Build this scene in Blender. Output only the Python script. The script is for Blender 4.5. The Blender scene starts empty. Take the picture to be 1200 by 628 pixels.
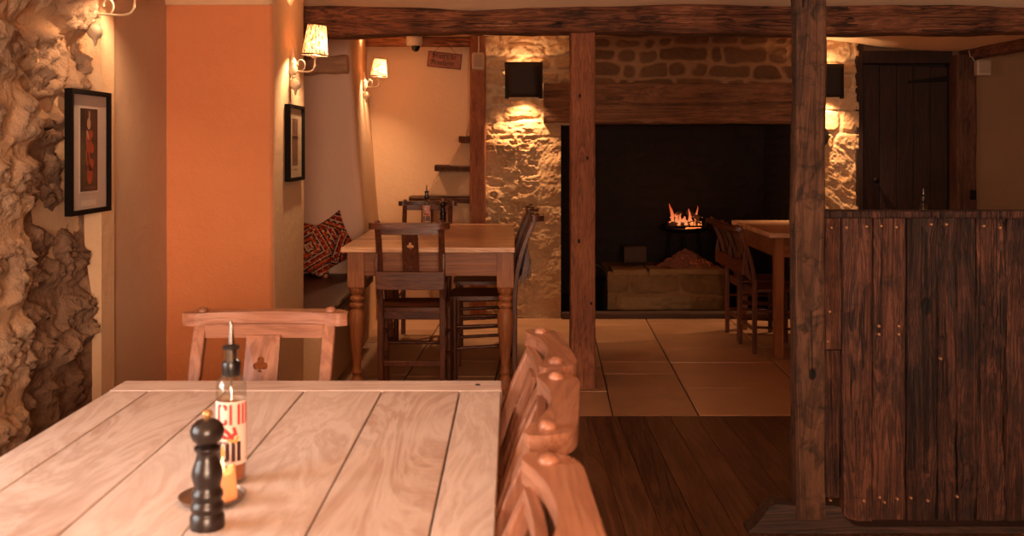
import bpy, bmesh, math, random
import numpy as np
from mathutils import Vector, Matrix, noise
from mathutils.geometry import tessellate_polygon
PI = math.pi
random.seed(7)
C = bpy.context.scene.collection
CAMZ = 1.28

# ------------------------------------------------------------------ materials
def srgb(r, g, b):
    f = lambda v: (v/255/12.92) if v/255 <= .04045 else ((v/255+.055)/1.055)**2.4
    return (f(r), f(g), f(b), 1)

class NT:
    def __init__(s, name):
        s.m = bpy.data.materials.new(name); s.m.use_nodes = True
        s.t = s.m.node_tree; s.t.nodes.clear()
        s.out = s.n('ShaderNodeOutputMaterial')
    def n(s, typ, ins=None, **props):
        nd = s.t.nodes.new(typ)
        for k, v in props.items(): setattr(nd, k, v)
        for k, v in (ins or {}).items():
            if isinstance(v, bpy.types.NodeSocket): s.t.links.new(v, nd.inputs[k])
            else: nd.inputs[k].default_value = v
        return nd
    def obj(s): return s.n('ShaderNodeTexCoord').outputs['Object']
    def map(s, vec, scale=(1,1,1), loc=(0,0,0), rot=(0,0,0)):
        return s.n('ShaderNodeMapping', {'Vector': vec, 'Scale': scale, 'Location': loc, 'Rotation': rot}).outputs[0]
    def noise(s, vec, scale=1., detail=4., rough=.55, dist=0.):
        return s.n('ShaderNodeTexNoise', {'Vector': vec, 'Scale': scale, 'Detail': detail, 'Roughness': rough, 'Distortion': dist}).outputs['Fac']
    def math(s, op, a, b=0., c=0., clamp=False):
        nd = s.n('ShaderNodeMath', operation=op, use_clamp=clamp)
        for i, v in enumerate((a, b, c)):
            if isinstance(v, bpy.types.NodeSocket): s.t.links.new(v, nd.inputs[i])
            else: nd.inputs[i].default_value = v
        return nd.outputs[0]
    def ramp(s, fac, stops, interp='LINEAR'):
        nd = s.n('ShaderNodeValToRGB', {'Fac': fac}); cr = nd.color_ramp; cr.interpolation = interp
        while len(cr.elements) < len(stops): cr.elements.new(.5)
        for e, (p, c) in zip(cr.elements, stops): e.position = p; e.color = c
        return nd.outputs['Color']
    def mix(s, fac, a, b, mode='MIX'):
        nd = s.n('ShaderNodeMix', data_type='RGBA', blend_type=mode)
        for i, v in ((0, fac), (6, a), (7, b)):
            if isinstance(v, bpy.types.NodeSocket): s.t.links.new(v, nd.inputs[i])
            else: nd.inputs[i].default_value = v
        return nd.outputs[2]
    def sep(s, vec):
        return s.n('ShaderNodeSeparateXYZ', {0: vec}).outputs
    def bump(s, h, strength=.3, dist=.01):
        return s.n('ShaderNodeBump', {'Height': h, 'Strength': strength, 'Distance': dist}).outputs[0]
    def principled(s, col, rough=.6, normal=None, metal=0., **ex):
        ins = {'Base Color': col, 'Roughness': rough, 'Metallic': metal}
        if normal is not None: ins['Normal'] = normal
        ins.update(ex)
        p = s.n('ShaderNodeBsdfPrincipled', ins)
        s.t.links.new(p.outputs[0], s.out.inputs[0]); return p
    def surf(s, sock): s.t.links.new(sock, s.out.inputs[0])

def wood(name, dark, mid, light, axis='Z', sc=14, rough=.5, bump=.25, plank=None, knots=None, stretch=.09, streak=.35, spec=.4, blotch=.25, crack=0., stain=0., var=.3):
    T = NT(name); v = T.obj()
    if plank:
        ax, w, off = plank
        x = T.sep(v)['XYZ'.index(ax)]
        idx = T.math('FLOOR', T.math('DIVIDE', T.math('SUBTRACT', x, off), w))
        wn = T.n('ShaderNodeTexWhiteNoise', {'W': idx}, noise_dimensions='1D')
        sh = T.n('ShaderNodeVectorMath', {0: wn.outputs['Color'], 1: (7., 7., 7.)}, operation='MULTIPLY')
        v = T.n('ShaderNodeVectorMath', {0: v, 1: sh.outputs[0]}, operation='ADD').outputs[0]
        rnd = wn.outputs['Value']
    else:
        oi = T.n('ShaderNodeObjectInfo').outputs
        sh = T.n('ShaderNodeVectorMath', {0: (3.1, 5.3, 4.7), 'Scale': oi['Random']}, operation='SCALE')
        v = T.n('ShaderNodeVectorMath', {0: v, 1: sh.outputs[0]}, operation='ADD').outputs[0]
        rnd = oi['Random']
    s3 = [sc, sc, sc]; s3['XYZ'.index(axis)] *= stretch
    f3 = [sc*9, sc*9, sc*9]; f3['XYZ'.index(axis)] *= .03
    big = T.noise(T.map(v, s3), 1, 5, .6, 1.4)
    fine = T.noise(T.map(v, f3), 1, 3, .6, .2)
    soft = T.noise(v, 3.1, 3, .6)
    rings = T.math('FRACT', T.math('MULTIPLY', big, 7.))
    rings = T.math('ABSOLUTE', T.math('SUBTRACT', T.math('MULTIPLY', rings, 2.), 1.))
    f = T.math('ADD', T.math('MULTIPLY', rings, .45), T.math('MULTIPLY', big, .55))
    f = T.math('ADD', f, T.math('MULTIPLY', T.math('SUBTRACT', fine, .5), streak*2))
    f = T.math('ADD', f, T.math('MULTIPLY', T.math('SUBTRACT', rnd, .5), var))
    f = T.math('ADD', f, T.math('MULTIPLY', T.math('SUBTRACT', soft, .5), blotch*3), clamp=True)
    col = T.ramp(f, [(0., dark), (.5, mid), (1., light)])
    h = T.math('ADD', T.math('MULTIPLY', fine, .7), T.math('MULTIPLY', rings, .5))
    if crack:
        k3 = [sc*1.5, sc*1.5, sc*1.5]; k3['XYZ'.index(axis)] *= .014
        cn = T.noise(T.map(v, k3), 1, 2, .5, .5)
        cm = T.n('ShaderNodeMapRange', {0: T.math('ABSOLUTE', T.math('SUBTRACT', cn, .5)), 1: .004, 2: .022, 3: crack, 4: 0.}).outputs[0]
        cm = T.math('MULTIPLY', cm, T.math('GREATER_THAN', T.noise(T.map(v, (3.3, 3.3, 3.3)), 1, 1), .5))
        col = T.mix(cm, col, (.006, .003, .002, 1)); h = T.math('SUBTRACT', h, T.math('MULTIPLY', cm, 1.5))
    if stain:
        sn = T.noise(T.map(v, (1, 1, 1), (3, 1, 7)), 13, 5, .7, 1.)
        col = T.mix(T.n('ShaderNodeMapRange', {0: sn, 1: .5, 2: .66, 3: 0., 4: stain}).outputs[0], col, dark)
    if knots:
        v0 = T.obj()
        for (kx, ky, kz, r) in knots:
            d = T.n('ShaderNodeVectorMath', {0: T.map(v0, (1, .2, .6), (-kx, -ky*.2, -kz*.6))}, operation='LENGTH').outputs['Value']
            m = T.n('ShaderNodeMapRange', {0: d, 1: r*.7, 2: r, 3: 1., 4: 0.}).outputs[0]
            col = T.mix(m, col, (.004, .002, .001, 1)); h = T.math('SUBTRACT', h, m)
    T.principled(col, T.math('ADD', T.math('MULTIPLY', fine, .2), rough-.1), T.bump(h, bump, .006), **{'Specular IOR Level': spec})
    return T.m

def plaster(name, a, b, bump=.35, rough=.9, sc=1.):
    T = NT(name); v = T.obj()
    n1 = T.noise(v, 2.2*sc, 4, .6, .4); n2 = T.noise(v, 18*sc, 5, .65); n3 = T.noise(v, 90, 3, .6)
    col = T.mix(T.math('ADD', T.math('MULTIPLY', n1, .8), T.math('MULTIPLY', n2, .3)), a, b)
    h = T.math('ADD', T.math('MULTIPLY', n2, 1.), T.math('MULTIPLY', n3, .25))
    T.principled(col, rough, T.bump(h, bump, .012), **{'Specular IOR Level': .15})
    return T.m

def stone_mat(name, stone, stone2, mortar, bump=.6, sc=1.):
    T = NT(name); v = T.obj()
    at = T.n('ShaderNodeAttribute', attribute_name='stone'); rn = T.n('ShaderNodeAttribute', attribute_name='rnd')
    n1 = T.noise(v, 7*sc, 6, .65, .5); n2 = T.noise(v, 45*sc, 6, .7); n3 = T.noise(v, 150, 3, .6)
    sm = T.mix(T.math('ADD', T.math('MULTIPLY', n1, .55), T.math('MULTIPLY', rn.outputs['Fac'], .6)), stone, stone2)
    col = T.mix(at.outputs['Fac'], mortar, sm)
    col = T.mix(T.math('MULTIPLY', T.math('SUBTRACT', n2, .3), .7, clamp=True), col, (.5, .42, .35, 1), 'MULTIPLY')
    h = T.math('ADD', n2, T.math('MULTIPLY', n3, .3))
    T.principled(col, .95, T.bump(h, bump, .015), **{'Specular IOR Level': .1})
    return T.m

def plain(name, col, rough=.5, metal=0., bumpy=0., var=.15, sc=30, **ex):
    T = NT(name); v = T.obj(); n = T.noise(v, sc, 4, .6)
    k = tuple(x*(1-var) for x in col[:3])+(1,)
    cc = T.mix(n, k, col)
    T.principled(cc, rough, T.bump(n, bumpy, .004) if bumpy else None, metal, **ex)
    return T.m

def emis(name, col, s):
    T = NT(name); e = T.n('ShaderNodeEmission', {'Color': col, 'Strength': s}); T.surf(e.outputs[0]); return T.m

# ------------------------------------------------------------------ mesh helpers
class MB:
    def __init__(s): s.v = []; s.f = []; s.m = Matrix.Identity(4)
    def add(s, vs, fs):
        o = len(s.v); s.v += [tuple(s.m @ Vector(p)) for p in vs]; s.f += [tuple(o+i for i in f) for f in fs]; return s
    def box(s, x0, x1, y0, y1, z0, z1):
        vs = [(x, y, z) for z in (z0, z1) for y in (y0, y1) for x in (x0, x1)]
        return s.add(vs, [(0,2,3,1), (4,5,7,6), (0,1,5,4), (2,6,7,3), (0,4,6,2), (1,3,7,5)])
    def hexa(s, b, t):   # bottom quad, top quad (ccw seen from above)
        return s.add(list(b)+list(t), [(3,2,1,0), (4,5,6,7), (0,1,5,4), (1,2,6,5), (2,3,7,6), (3,0,4,7)])
    def bar(s, p, q, w, d, up=(0, 1, 0)):   # rectangular bar from p to q; w across, d along 'up'
        p, q = Vector(p), Vector(q); a = (q-p).normalized(); u = Vector(up); r = a.cross(u)
        if r.length < 1e-4: r = a.cross(Vector((1, 0, 0)))
        r.normalize(); u = r.cross(a).normalized(); r *= w/2; u *= d/2
        vs = [c+i*r+j*u for c in (p, q) for i, j in ((-1,-1), (1,-1), (1,1), (-1,1))]
        return s.hexa(vs[:4], vs[4:])
    def lathe(s, prof, n=24, c=(0, 0, 0), cap=True, axis='Z'):
        vs = []; fs = []
        for r, z in prof:
            for k in range(n):
                a = 2*PI*k/n; p = (r*math.cos(a), r*math.sin(a), z)
                if axis == 'Y': p = (p[0], p[2], p[1])
                if axis == 'X': p = (p[2], p[0], p[1])
                vs.append((c[0]+p[0], c[1]+p[1], c[2]+p[2]))
        m = len(prof)
        for i in range(m-1):
            for k in range(n):
                fs.append((i*n+k, i*n+(k+1) % n, (i+1)*n+(k+1) % n, (i+1)*n+k))
        if cap: fs += [tuple(range(n))[::-1], tuple((m-1)*n+k for k in range(n))]
        return s.add(vs, fs)
    def tube(s, pts, r, n=10, rr=None):
        pts = [Vector(p) for p in pts]; vs = []; fs = []; prev = None
        for i, p in enumerate(pts):
            d = (pts[min(i+1, len(pts)-1)]-pts[max(i-1, 0)]).normalized()
            if prev is None: prev = d.orthogonal().normalized()
            u = (prev-d*prev.dot(d)).normalized(); w = d.cross(u); prev = u
            R = rr[i] if rr else r
            vs += [p+R*(math.cos(2*PI*k/n)*u+math.sin(2*PI*k/n)*w) for k in range(n)]
        for i in range(len(pts)-1):
            for k in range(n): fs.append((i*n+k, i*n+(k+1) % n, (i+1)*n+(k+1) % n, (i+1)*n+k))
        fs += [tuple(range(n))[::-1], tuple((len(pts)-1)*n+k for k in range(n))]
        return s.add(vs, fs)
    def prism(s, loops, y0, y1, fn=None):    # 2-D loops (x,z) with holes, extruded from y0 to y1
        tris = tessellate_polygon([[Vector((x, z, 0)) for x, z in L] for L in loops])
        flat = [p for L in loops for p in L]; N = len(flat)
        vs = [(x, y0, z) for x, z in flat]+[(x, y1, z) for x, z in flat]
        fs = [tuple(t) for t in tris]+[tuple(N+i for i in t[::-1]) for t in tris]; o = 0
        for L in loops:
            for i in range(len(L)):
                a, b = o+i, o+(i+1) % len(L); fs.append((a, b, N+b, N+a))
            o += len(L)
        if fn: vs = [fn(p) for p in vs]
        return s.add(vs, fs)
    def build(s, name, mat, parent=None, smooth=True, bevel=0., angle=40, attrs=None, seg=2, sub=0):
        me = bpy.data.meshes.new(name); me.from_pydata(s.v, [], s.f)
        bm = bmesh.new(); bm.from_mesh(me); bmesh.ops.recalc_face_normals(bm, faces=bm.faces); bm.to_mesh(me); bm.free()
        me.materials.append(mat)
        if smooth:
            me.polygons.foreach_set('use_smooth', [True]*len(me.polygons)); me.set_sharp_from_angle(angle=math.radians(angle))
        for k, arr in (attrs or {}).items():
            a = me.attributes.new(k, 'FLOAT', 'POINT'); a.data.foreach_set('value', np.asarray(arr, dtype=np.float32))
        o = bpy.data.objects.new(name, me); C.objects.link(o)
        if parent: o.parent = parent
        if bevel:
            b = o.modifiers.new('bevel', 'BEVEL'); b.width = bevel; b.segments = seg; b.limit_method = 'ANGLE'; b.angle_limit = math.radians(35)
            b.harden_normals = False
        if sub:
            b = o.modifiers.new('sub', 'SUBSURF'); b.levels = sub; b.render_levels = sub
        return o

def tag(o, label, cat, group=None, kind=None):
    o['label'] = label; o['category'] = cat
    if group: o['group'] = group
    if kind: o['kind'] = kind
    return o
def thing(name, label, cat, loc=(0, 0, 0), rz=0., group=None, sc=None):
    o = bpy.data.objects.new(name, None); C.objects.link(o); o.empty_display_size = .1
    o.location = loc; o.rotation_euler = (0, 0, rz)
    if sc: o.scale = sc
    return tag(o, label, cat, group)
def struct(o): o['kind'] = 'structure'; return o
def dup(root, loc, rz, label, sc=None, group=None):
    r = root.copy(); C.objects.link(r); r.location = loc; r.rotation_euler = (0, 0, rz); r['label'] = label
    if sc: r.scale = sc
    if group: r['group'] = group
    for ch in list(root.children):
        c = ch.copy(); C.objects.link(c); c.parent = r
        for g in ch.children:
            d = g.copy(); C.objects.link(d); d.parent = c
    return r
def tex(o, axis):
    return o

# ------------------------------------------------------------------ numpy noise
def _h(ix, iy, seed):
    n = (ix.astype(np.int64)*374761393+iy.astype(np.int64)*668265263+seed*1442695041) & 0xffffffff
    n = ((n ^ (n >> 13))*1274126177) & 0xffffffff
    return ((n ^ (n >> 16)) & 0xffff)/65535.
def vnoise(x, y, seed=0):
    ix = np.floor(x); iy = np.floor(y); fx = x-ix; fy = y-iy
    ux = fx*fx*fx*(fx*(fx*6-15)+10); uy = fy*fy*fy*(fy*(fy*6-15)+10)
    a = _h(ix, iy, seed); b = _h(ix+1, iy, seed); c = _h(ix, iy+1, seed); d = _h(ix+1, iy+1, seed)
    return (a*(1-ux)+b*ux)*(1-uy)+(c*(1-ux)+d*ux)*uy
def fbm(x, y, oct=4, seed=0, gain=.5):
    t = 0; a = 1.; s = 0.
    for i in range(oct):
        t = t+a*vnoise(x*2**i+i*17.3, y*2**i-i*9.1, seed+i); s += a; a *= gain
    return t/s
def ridge(x, y, oct=3, seed=0):
    t = 0; a = 1.; s = 0.
    for i in range(oct):
        t = t+a*(1-np.abs(2*vnoise(x*2**i+i*7.7, y*2**i+i*3.3, seed+i)-1)); s += a; a *= .5
    return t/s
def facets(x, y, seed=0, tilt=1.):
    """broken-stone relief: each random cell is a tilted flat chip"""
    ix = np.floor(x); iy = np.floor(y); best = np.full(x.shape, 9.); h = np.zeros_like(x)
    for i in (-1, 0, 1):
        for j in (-1, 0, 1):
            cx, cy = ix+i, iy+j
            dx = x-(cx+_h(cx, cy, seed)); dy = y-(cy+_h(cx, cy, seed+1)); d = dx*dx+dy*dy; m = d < best
            v = _h(cx, cy, seed+2)-.5+tilt*(dx*(_h(cx, cy, seed+3)-.5)+dy*(_h(cx, cy, seed+4)-.5))
            h = np.where(m, v, h); best = np.where(m, d, best)
    return h
def sstep(a, b, x):
    t = np.clip((x-a)/(b-a), 0, 1); return t*t*(3-2*t)
def courses(U, V, hs, wmin, wmax, seed, warp=.02, mortar=.018):
    """stone mask 0 (joint) .. 1 (stone) and a random value per stone"""
    rs = np.random.RandomState(seed)
    u = U+warp*2*(fbm(U*5, V*5, 3, seed+3)-.5)*2; v = V+warp*(fbm(U*4+9, V*6, 3, seed+5)-.5)*2
    eds = [V.min()-.05]
    while eds[-1] < V.max()+.1: eds.append(eds[-1]+rs.uniform(*hs))
    eds = np.array(eds); row = np.clip(np.searchsorted(eds, v)-1, 0, len(eds)-2)
    dv = np.minimum(v-eds[row], eds[row+1]-v); du = np.zeros_like(u); rnd = np.zeros_like(u)
    for r in range(len(eds)-1):
        cs = [U.min()-.3-rs.uniform(0, .2)]
        while cs[-1] < U.max()+.3: cs.append(cs[-1]+rs.uniform(wmin, wmax))
        cs = np.array(cs); m = row == r
        if not m.any(): continue
        k = np.clip(np.searchsorted(cs, u[m])-1, 0, len(cs)-2)
        du[m] = np.minimum(u[m]-cs[k], cs[k+1]-u[m]); rnd[m] = rs.rand(len(cs))[k]
    d = -np.log(np.exp(-du*60)+np.exp(-dv*60))/60
    return sstep(mortar*.4, mortar*1.7, d), rnd

def sheet(name, org, U, V, Nrm, lu, lv, du, fn, mat, parent=None, angle=80):
    """displaced wall: fn(u, v) -> (height, stone mask, random)"""
    nu = max(2, int(lu/du)); nv = max(2, int(lv/du))
    u = np.linspace(0, lu, nu+1); v = np.linspace(0, lv, nv+1); UU, VV = np.meshgrid(u, v)
    h, st, rn = fn(UU, VV)
    org, U, V, Nrm = map(np.array, (org, U, V, Nrm))
    P = org+UU[..., None]*U+VV[..., None]*V+h[..., None]*Nrm
    mb = MB(); mb.v = [tuple(p) for p in P.reshape(-1, 3).tolist()]; w = nu+1
    mb.f = [(j*w+i, j*w+i+1, (j+1)*w+i+1, (j+1)*w+i) for j in range(nv) for i in range(nu)]
    me = bpy.data.meshes.new(name); me.from_pydata(mb.v, [], mb.f); me.materials.append(mat)
    me.polygons.foreach_set('use_smooth', [True]*len(me.polygons))
    for k, arr in (('stone', st), ('rnd', rn)):
        a = me.attributes.new(k, 'FLOAT', 'POINT'); a.data.foreach_set('value', np.asarray(arr, dtype=np.float32).ravel())
    o = bpy.data.objects.new(name, me); C.objects.link(o)
    if parent: o.parent = parent
    return o

def rough_beam(mb, p0, p1, w, d, amp=.006, seed=0, n=60, m=32, up=(0, 0, 1), wf=None, rc=.18, freq=9., wave=0.):
    """hewn timber: rounded rectangular section swept from p0 to p1, w across, d along 'up'"""
    p0, p1 = Vector(p0), Vector(p1); a = (p1-p0); L = a.length; a.normalize()
    u = Vector(up); r = a.cross(u).normalized(); u = r.cross(a).normalized()
    sec = []
    pw = 2/rc
    for k in range(m):
        t = 8*(k+.5)/m; sd = int(t//2); q = t-2*sd-1
        x, y = ((1, q), (-q, 1), (-1, -q), (q, -1))[sd]
        f = (abs(x)**pw+abs(y)**pw)**(-1/pw); sec.append((x*f, y*f))
    vs = []; fs = []
    for i in range(n+1):
        t = i/n; c = p0+a*L*t; du, dd, dw = (wf(t) if wf else (0, 0, 0))   # up offset, extra height, sideways
        c = c+u*(du+wave*(noise.noise(Vector((seed*3.1, t*L*1.6, 1)))))+r*(dw+wave*(noise.noise(Vector((seed*5.1+9, t*L*1.6, 4)))))
        for (x, y) in sec:
            p = c+r*(x*w/2)+u*(y*(d+dd)/2)
            q = Vector((x*w*freq*.6+seed, y*d*freq*.6, t*L*freq*.35))
            k = noise.noise(q)*amp*1.3+noise.noise(q*3.3)*amp*.6
            k -= max(0, noise.noise(Vector((x*w*30+seed, y*d*30, t*L*2.2)))-.25)*amp*2.2
            vs.append(p+(r*x+u*y).normalized()*k)
    for i in range(n):
        for k in range(m): fs.append((i*m+k, i*m+(k+1) % m, (i+1)*m+(k+1) % m, (i+1)*m+k))
    fs += [tuple(range(m))[::-1], tuple(n*m+k for k in range(m))]
    mb.add(vs, fs); return mb

def interp(t, pts):
    for (a, b), (c, d) in zip(pts, pts[1:]):
        if t <= c:
            k = min(1, max(0, (t-a)/(c-a))); k = k*k*(3-2*k); return b+(d-b)*k
    return pts[-1][1]
# ------------------------------------------------------------------ palette
M = {}
M['cream'] = plaster('cream_plaster', srgb(240, 206, 168), srgb(228, 190, 150), .5)
M['grey_plaster'] = plaster('grey_plaster', srgb(212, 180, 152), srgb(196, 162, 134), .35)
M['mauve_plaster'] = plaster('mauve_plaster', srgb(244, 206, 178), srgb(234, 192, 164), .35)
M['orange_plaster'] = plaster('terracotta_plaster', srgb(232, 156, 110), srgb(222, 142, 96), .6)
M['right_plaster'] = plaster('dim_cream_plaster', srgb(152, 116, 88), srgb(140, 106, 78), .25)  # cream plaster with the dimmer light of the right side put into its colour
M['ceiling'] = plaster('ceiling_plaster', srgb(250, 222, 188), srgb(242, 208, 172), .15)
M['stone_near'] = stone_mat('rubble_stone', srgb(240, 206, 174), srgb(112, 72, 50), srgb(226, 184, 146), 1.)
M['stone_pier'] = stone_mat('hacked_stone', srgb(226, 196, 158), srgb(190, 150, 108), srgb(220, 188, 150), .8)
M['stone_band'] = stone_mat('brown_rubble', srgb(136, 100, 72), srgb(104, 74, 52), srgb(168, 128, 94), .8)
M['stone_hearth'] = stone_mat('hearth_stone', srgb(190, 150, 104), srgb(124, 88, 56), srgb(160, 122, 82), .8)
M['kerb'] = plain('dark_kerb', srgb(70, 46, 32), .8, bumpy=.4, sc=20)
M['soot'] = plain('soot', srgb(34, 24, 19), .95, bumpy=.6, sc=14)
M['soot_brick'] = plain('sooty_brick', srgb(40, 26, 20), .95, bumpy=.5, sc=20)
M['oak_beam'] = wood('dark_oak_beam', srgb(52, 28, 18), srgb(128, 78, 52), srgb(186, 128, 92), 'X', 16, .75, .9, crack=.8, blotch=.4)
M['oak_beam_y'] = wood('dark_oak_joist', srgb(52, 28, 18), srgb(116, 70, 46), srgb(170, 112, 78), 'Y', 16, .75, .7)
M['lintel'] = wood('old_lintel', srgb(64, 40, 27), srgb(120, 80, 54), srgb(150, 106, 74), 'X', 12, .85, .7, crack=.4, streak=.12, blotch=.4)
M['log_end'] = stone_mat('weathered_log', srgb(230, 184, 148), srgb(190, 140, 104), srgb(226, 178, 142), .9)
M['post_orange'] = wood('pine_post', srgb(78, 40, 24), srgb(134, 78, 50), srgb(162, 104, 68), 'Z', 24, .75, .4, streak=.3, var=.1, crack=.3, knots=[(.355, 5.42, .78, .009), (.40, 5.42, 1.22, .007), (.36, 5.42, 1.55, .008), (.42, 5.42, .45, .007)])
M['post_dark'] = wood('dark_door_post', srgb(50, 30, 20), srgb(96, 60, 42), srgb(126, 82, 58), 'Z', 16, .8, .4, crack=.4)
M['post_grey'] = wood('weathered_post', srgb(22, 13, 8), srgb(70, 44, 29), srgb(104, 69, 47), 'Z', 9, .85, .8, crack=.8, stain=.8, blotch=.45, streak=.14, knots=[(.992, 3.385, .53, .014)])
M['plank_dark'] = wood('reclaimed_plank', srgb(20, 11, 7), srgb(70, 40, 28), srgb(118, 72, 52), 'Z', 20, .7, 1., streak=.36, crack=.7, blotch=.4, stain=.5, var=.45, knots=[(1.395, 3.44, .745, .019)])
M['sole'] = wood('sole_plate_wood', srgb(30, 18, 12), srgb(58, 36, 26), srgb(92, 60, 44), 'X', 12, .7, .5)
M['door_wood'] = wood('dark_door_wood', srgb(20, 11, 8), srgb(42, 22, 15), srgb(62, 34, 22), 'Z', 10, .7, .3)
M['floorboard'] = wood('floorboard', srgb(38, 22, 15), srgb(78, 49, 34), srgb(108, 72, 50), 'Y', 11, .4, .2, plank=('X', .125, 0.0), stretch=.07)
M['iron'] = plain('black_iron', srgb(26, 22, 20), .55, .7, .4)
M['rust'] = plain('rusted_shade', srgb(38, 25, 18), .7, .2, .3)
M['white_plastic'] = plain('white_plastic', srgb(222, 214, 200), .4)
M['black_glass'] = plain('black_dome', srgb(10, 10, 12), .1)
M['cream_metal'] = plain('cream_enamel', srgb(226, 206, 174), .4)
M['mortar'] = plain('mortar', srgb(70, 48, 34), .95)

# ------------------------------------------------------------------ floors
def flags():
    rs = random.Random(5); mb = MB(); rn = []
    a = math.radians(2.2); ca, sa = math.cos(a), math.sin(a)
    cols = [-1.75, -1.2, -.62, -.12, .4825, .893, 1.515, 2.1, 2.62, 3.2, 3.95]
    first = {3: 5.36, 4: 5.78, 5: 5.44, 6: 5.69}
    for i in range(len(cols)-1):
        x0, x1 = cols[i], cols[i+1]; y = 4.876; nxt = first.get(i, 4.876+rs.uniform(.3, .6))
        while y < 7.9:
            y1 = min(nxt, 7.9); g = .004
            j = len(mb.v)
            tz = rs.uniform(-.0015, .0015)
            b = [(x0+g, y+g), (x1-g, y+g), (x1-g, y1-g), (x0+g, y1-g)]
            # slight turn of the joints away from the room axis
            f = lambda p: (p[0]+(p[1]-4.907)*math.tan(a), p[1])
            b = [f(p) for p in b]
            mb.hexa([(px, py, -.05) for px, py in b], [(px, py, tz) for px, py in b])
            rn += [rs.random()]*8
            y = y1; nxt = y+(rs.uniform(.3, .62) if i != 5 else (.64 if y < 5.5 else .45))
    T = NT('flagstone'); v = T.obj(); at = T.n('ShaderNodeAttribute', attribute_name='rnd').outputs['Fac']
    n1 = T.noise(v, 3.2, 5, .6, .5); n2 = T.noise(v, 40, 4, .6)
    col = T.ramp(T.math('ADD', T.math('MULTIPLY', n1, .75), T.math('MULTIPLY', at, .3)), [(.2, srgb(142, 104, 76)), (.55, srgb(180, 138, 104)), (.9, srgb(202, 162, 126))])
    T.principled(col, T.math('ADD', T.math('MULTIPLY', n1, .25), .33), T.bump(T.math('ADD', n2, n1), .12, .01))
    o = mb.build('floor', T.m, bevel=.004, attrs={'rnd': rn}); return struct(o)
flags()
struct(MB().box(-1.8, 3.95, 4.7, 8.1, -.12, -.006).build('floor', M['mortar']))
mb = MB(); x = -1.75
while x < 3.9:
    mb.box(x+.0005, x+.1245, -1.6, 4.873, -.05, 0); x += .125
struct(mb.build('floor', M['floorboard'], bevel=.0010, seg=1))
struct(MB().box(-1.8, 3.95, -1.6, 4.87, -.12, -.045).build('floor', M['soot']))

# ------------------------------------------------------------------ ceilings
def grid(name, xs, ys, fz, mat):
    mb = MB(); mb.v = [(x, y, fz(x, y)) for y in ys for x in xs]; w = len(xs)
    mb.f = [(j*w+i, j*w+i+1, (j+1)*w+i+1, (j+1)*w+i) for j in range(len(ys)-1) for i in range(w-1)]
    o = mb.build(name, mat, angle=180); s = o.modifiers.new('thick', 'SOLIDIFY'); s.thickness = .03; s.offset = 1
    return struct(o)
BT = [(-1.6, 2.02), (-1.07, 2.022), (-.6, 2.012), (-.18, 1.998), (.45, 2.016), (.9, 2.034), (1.5, 2.022), (2.2, 2.026), (2.75, 2.012), (3.9, 2.0)]   # top line of the long beam
def cz_front(x, y):
    t = max(0., min(1., (y-5.0)/.42)); t = t*t*.4+t*.6; return (2.10*(1-t)+interp(x, BT)*t)+.004*noise.noise(Vector((x*2, y*2, 0)))-.002
grid('ceiling', np.linspace(-1.6, 3.9, 60).tolist(), np.linspace(-1.6, 5.5, 150).tolist(), cz_front, M['ceiling'])
def cz_back(x, y):
    r = 2.112-.115*sstep(1.9, 3.3, np.array(x)).item()
    t = sstep(5.5, 6.7, np.array(y)).item(); return 2.075*(1-t)+r*t+.004*noise.noise(Vector((x*2, y*2, 5)))
grid('ceiling', np.linspace(-1.7, 3.9, 60).tolist(), np.linspace(5.45, 9.0, 40).tolist(), cz_back, M['ceiling'])

# ------------------------------------------------------------------ left wall: rubble, plaster, terracotta reveal, pillar, window niche
XW = -1.512
def near_stone(U, V):     # U runs along +Y from 1.9, V is height
    st, rn = courses(U, V, (.17, .3), .2, .46, 11, .06, .03)
    big = fbm(U*2.2, V*3.2, 3, 41)-.5; fine = fbm(U*40, V*50, 3, 8, .7)-.5; wx = .03*fbm(U*9, V*9, 2, 70); wy = .03*fbm(U*9, V*9, 2, 71)
    mid = facets((U+wx)*9, (V+wy)*12, 5, 1.6); rg = facets((U+wx)*24, (V+wy)*32, 15, 1.6)
    h = (st-.6)*.03+big*.07+(mid*.034+rg*.016+fine*.026)*(.25+.75*st)
    h = h*sstep(0, .05, 1.84-U)-.02+.07*sstep(1.30, 1.16, U+.12*(fbm(V*5, U*2, 3, 3)-.5))*sstep(1.9, 1.4, V)
    h = h-.035*sstep(.55, .3, np.abs(V-1.25))*sstep(1.3, 1.5, U)*.8
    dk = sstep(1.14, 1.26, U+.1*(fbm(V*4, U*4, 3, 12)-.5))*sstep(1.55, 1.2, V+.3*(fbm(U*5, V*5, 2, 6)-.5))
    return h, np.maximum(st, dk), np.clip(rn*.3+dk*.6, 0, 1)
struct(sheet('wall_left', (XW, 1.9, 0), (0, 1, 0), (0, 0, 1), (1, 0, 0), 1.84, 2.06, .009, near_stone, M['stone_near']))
mb = MB()
mb.box(-1.9, XW-.06, 1.9, 3.74, 0, 2.1)
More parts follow.
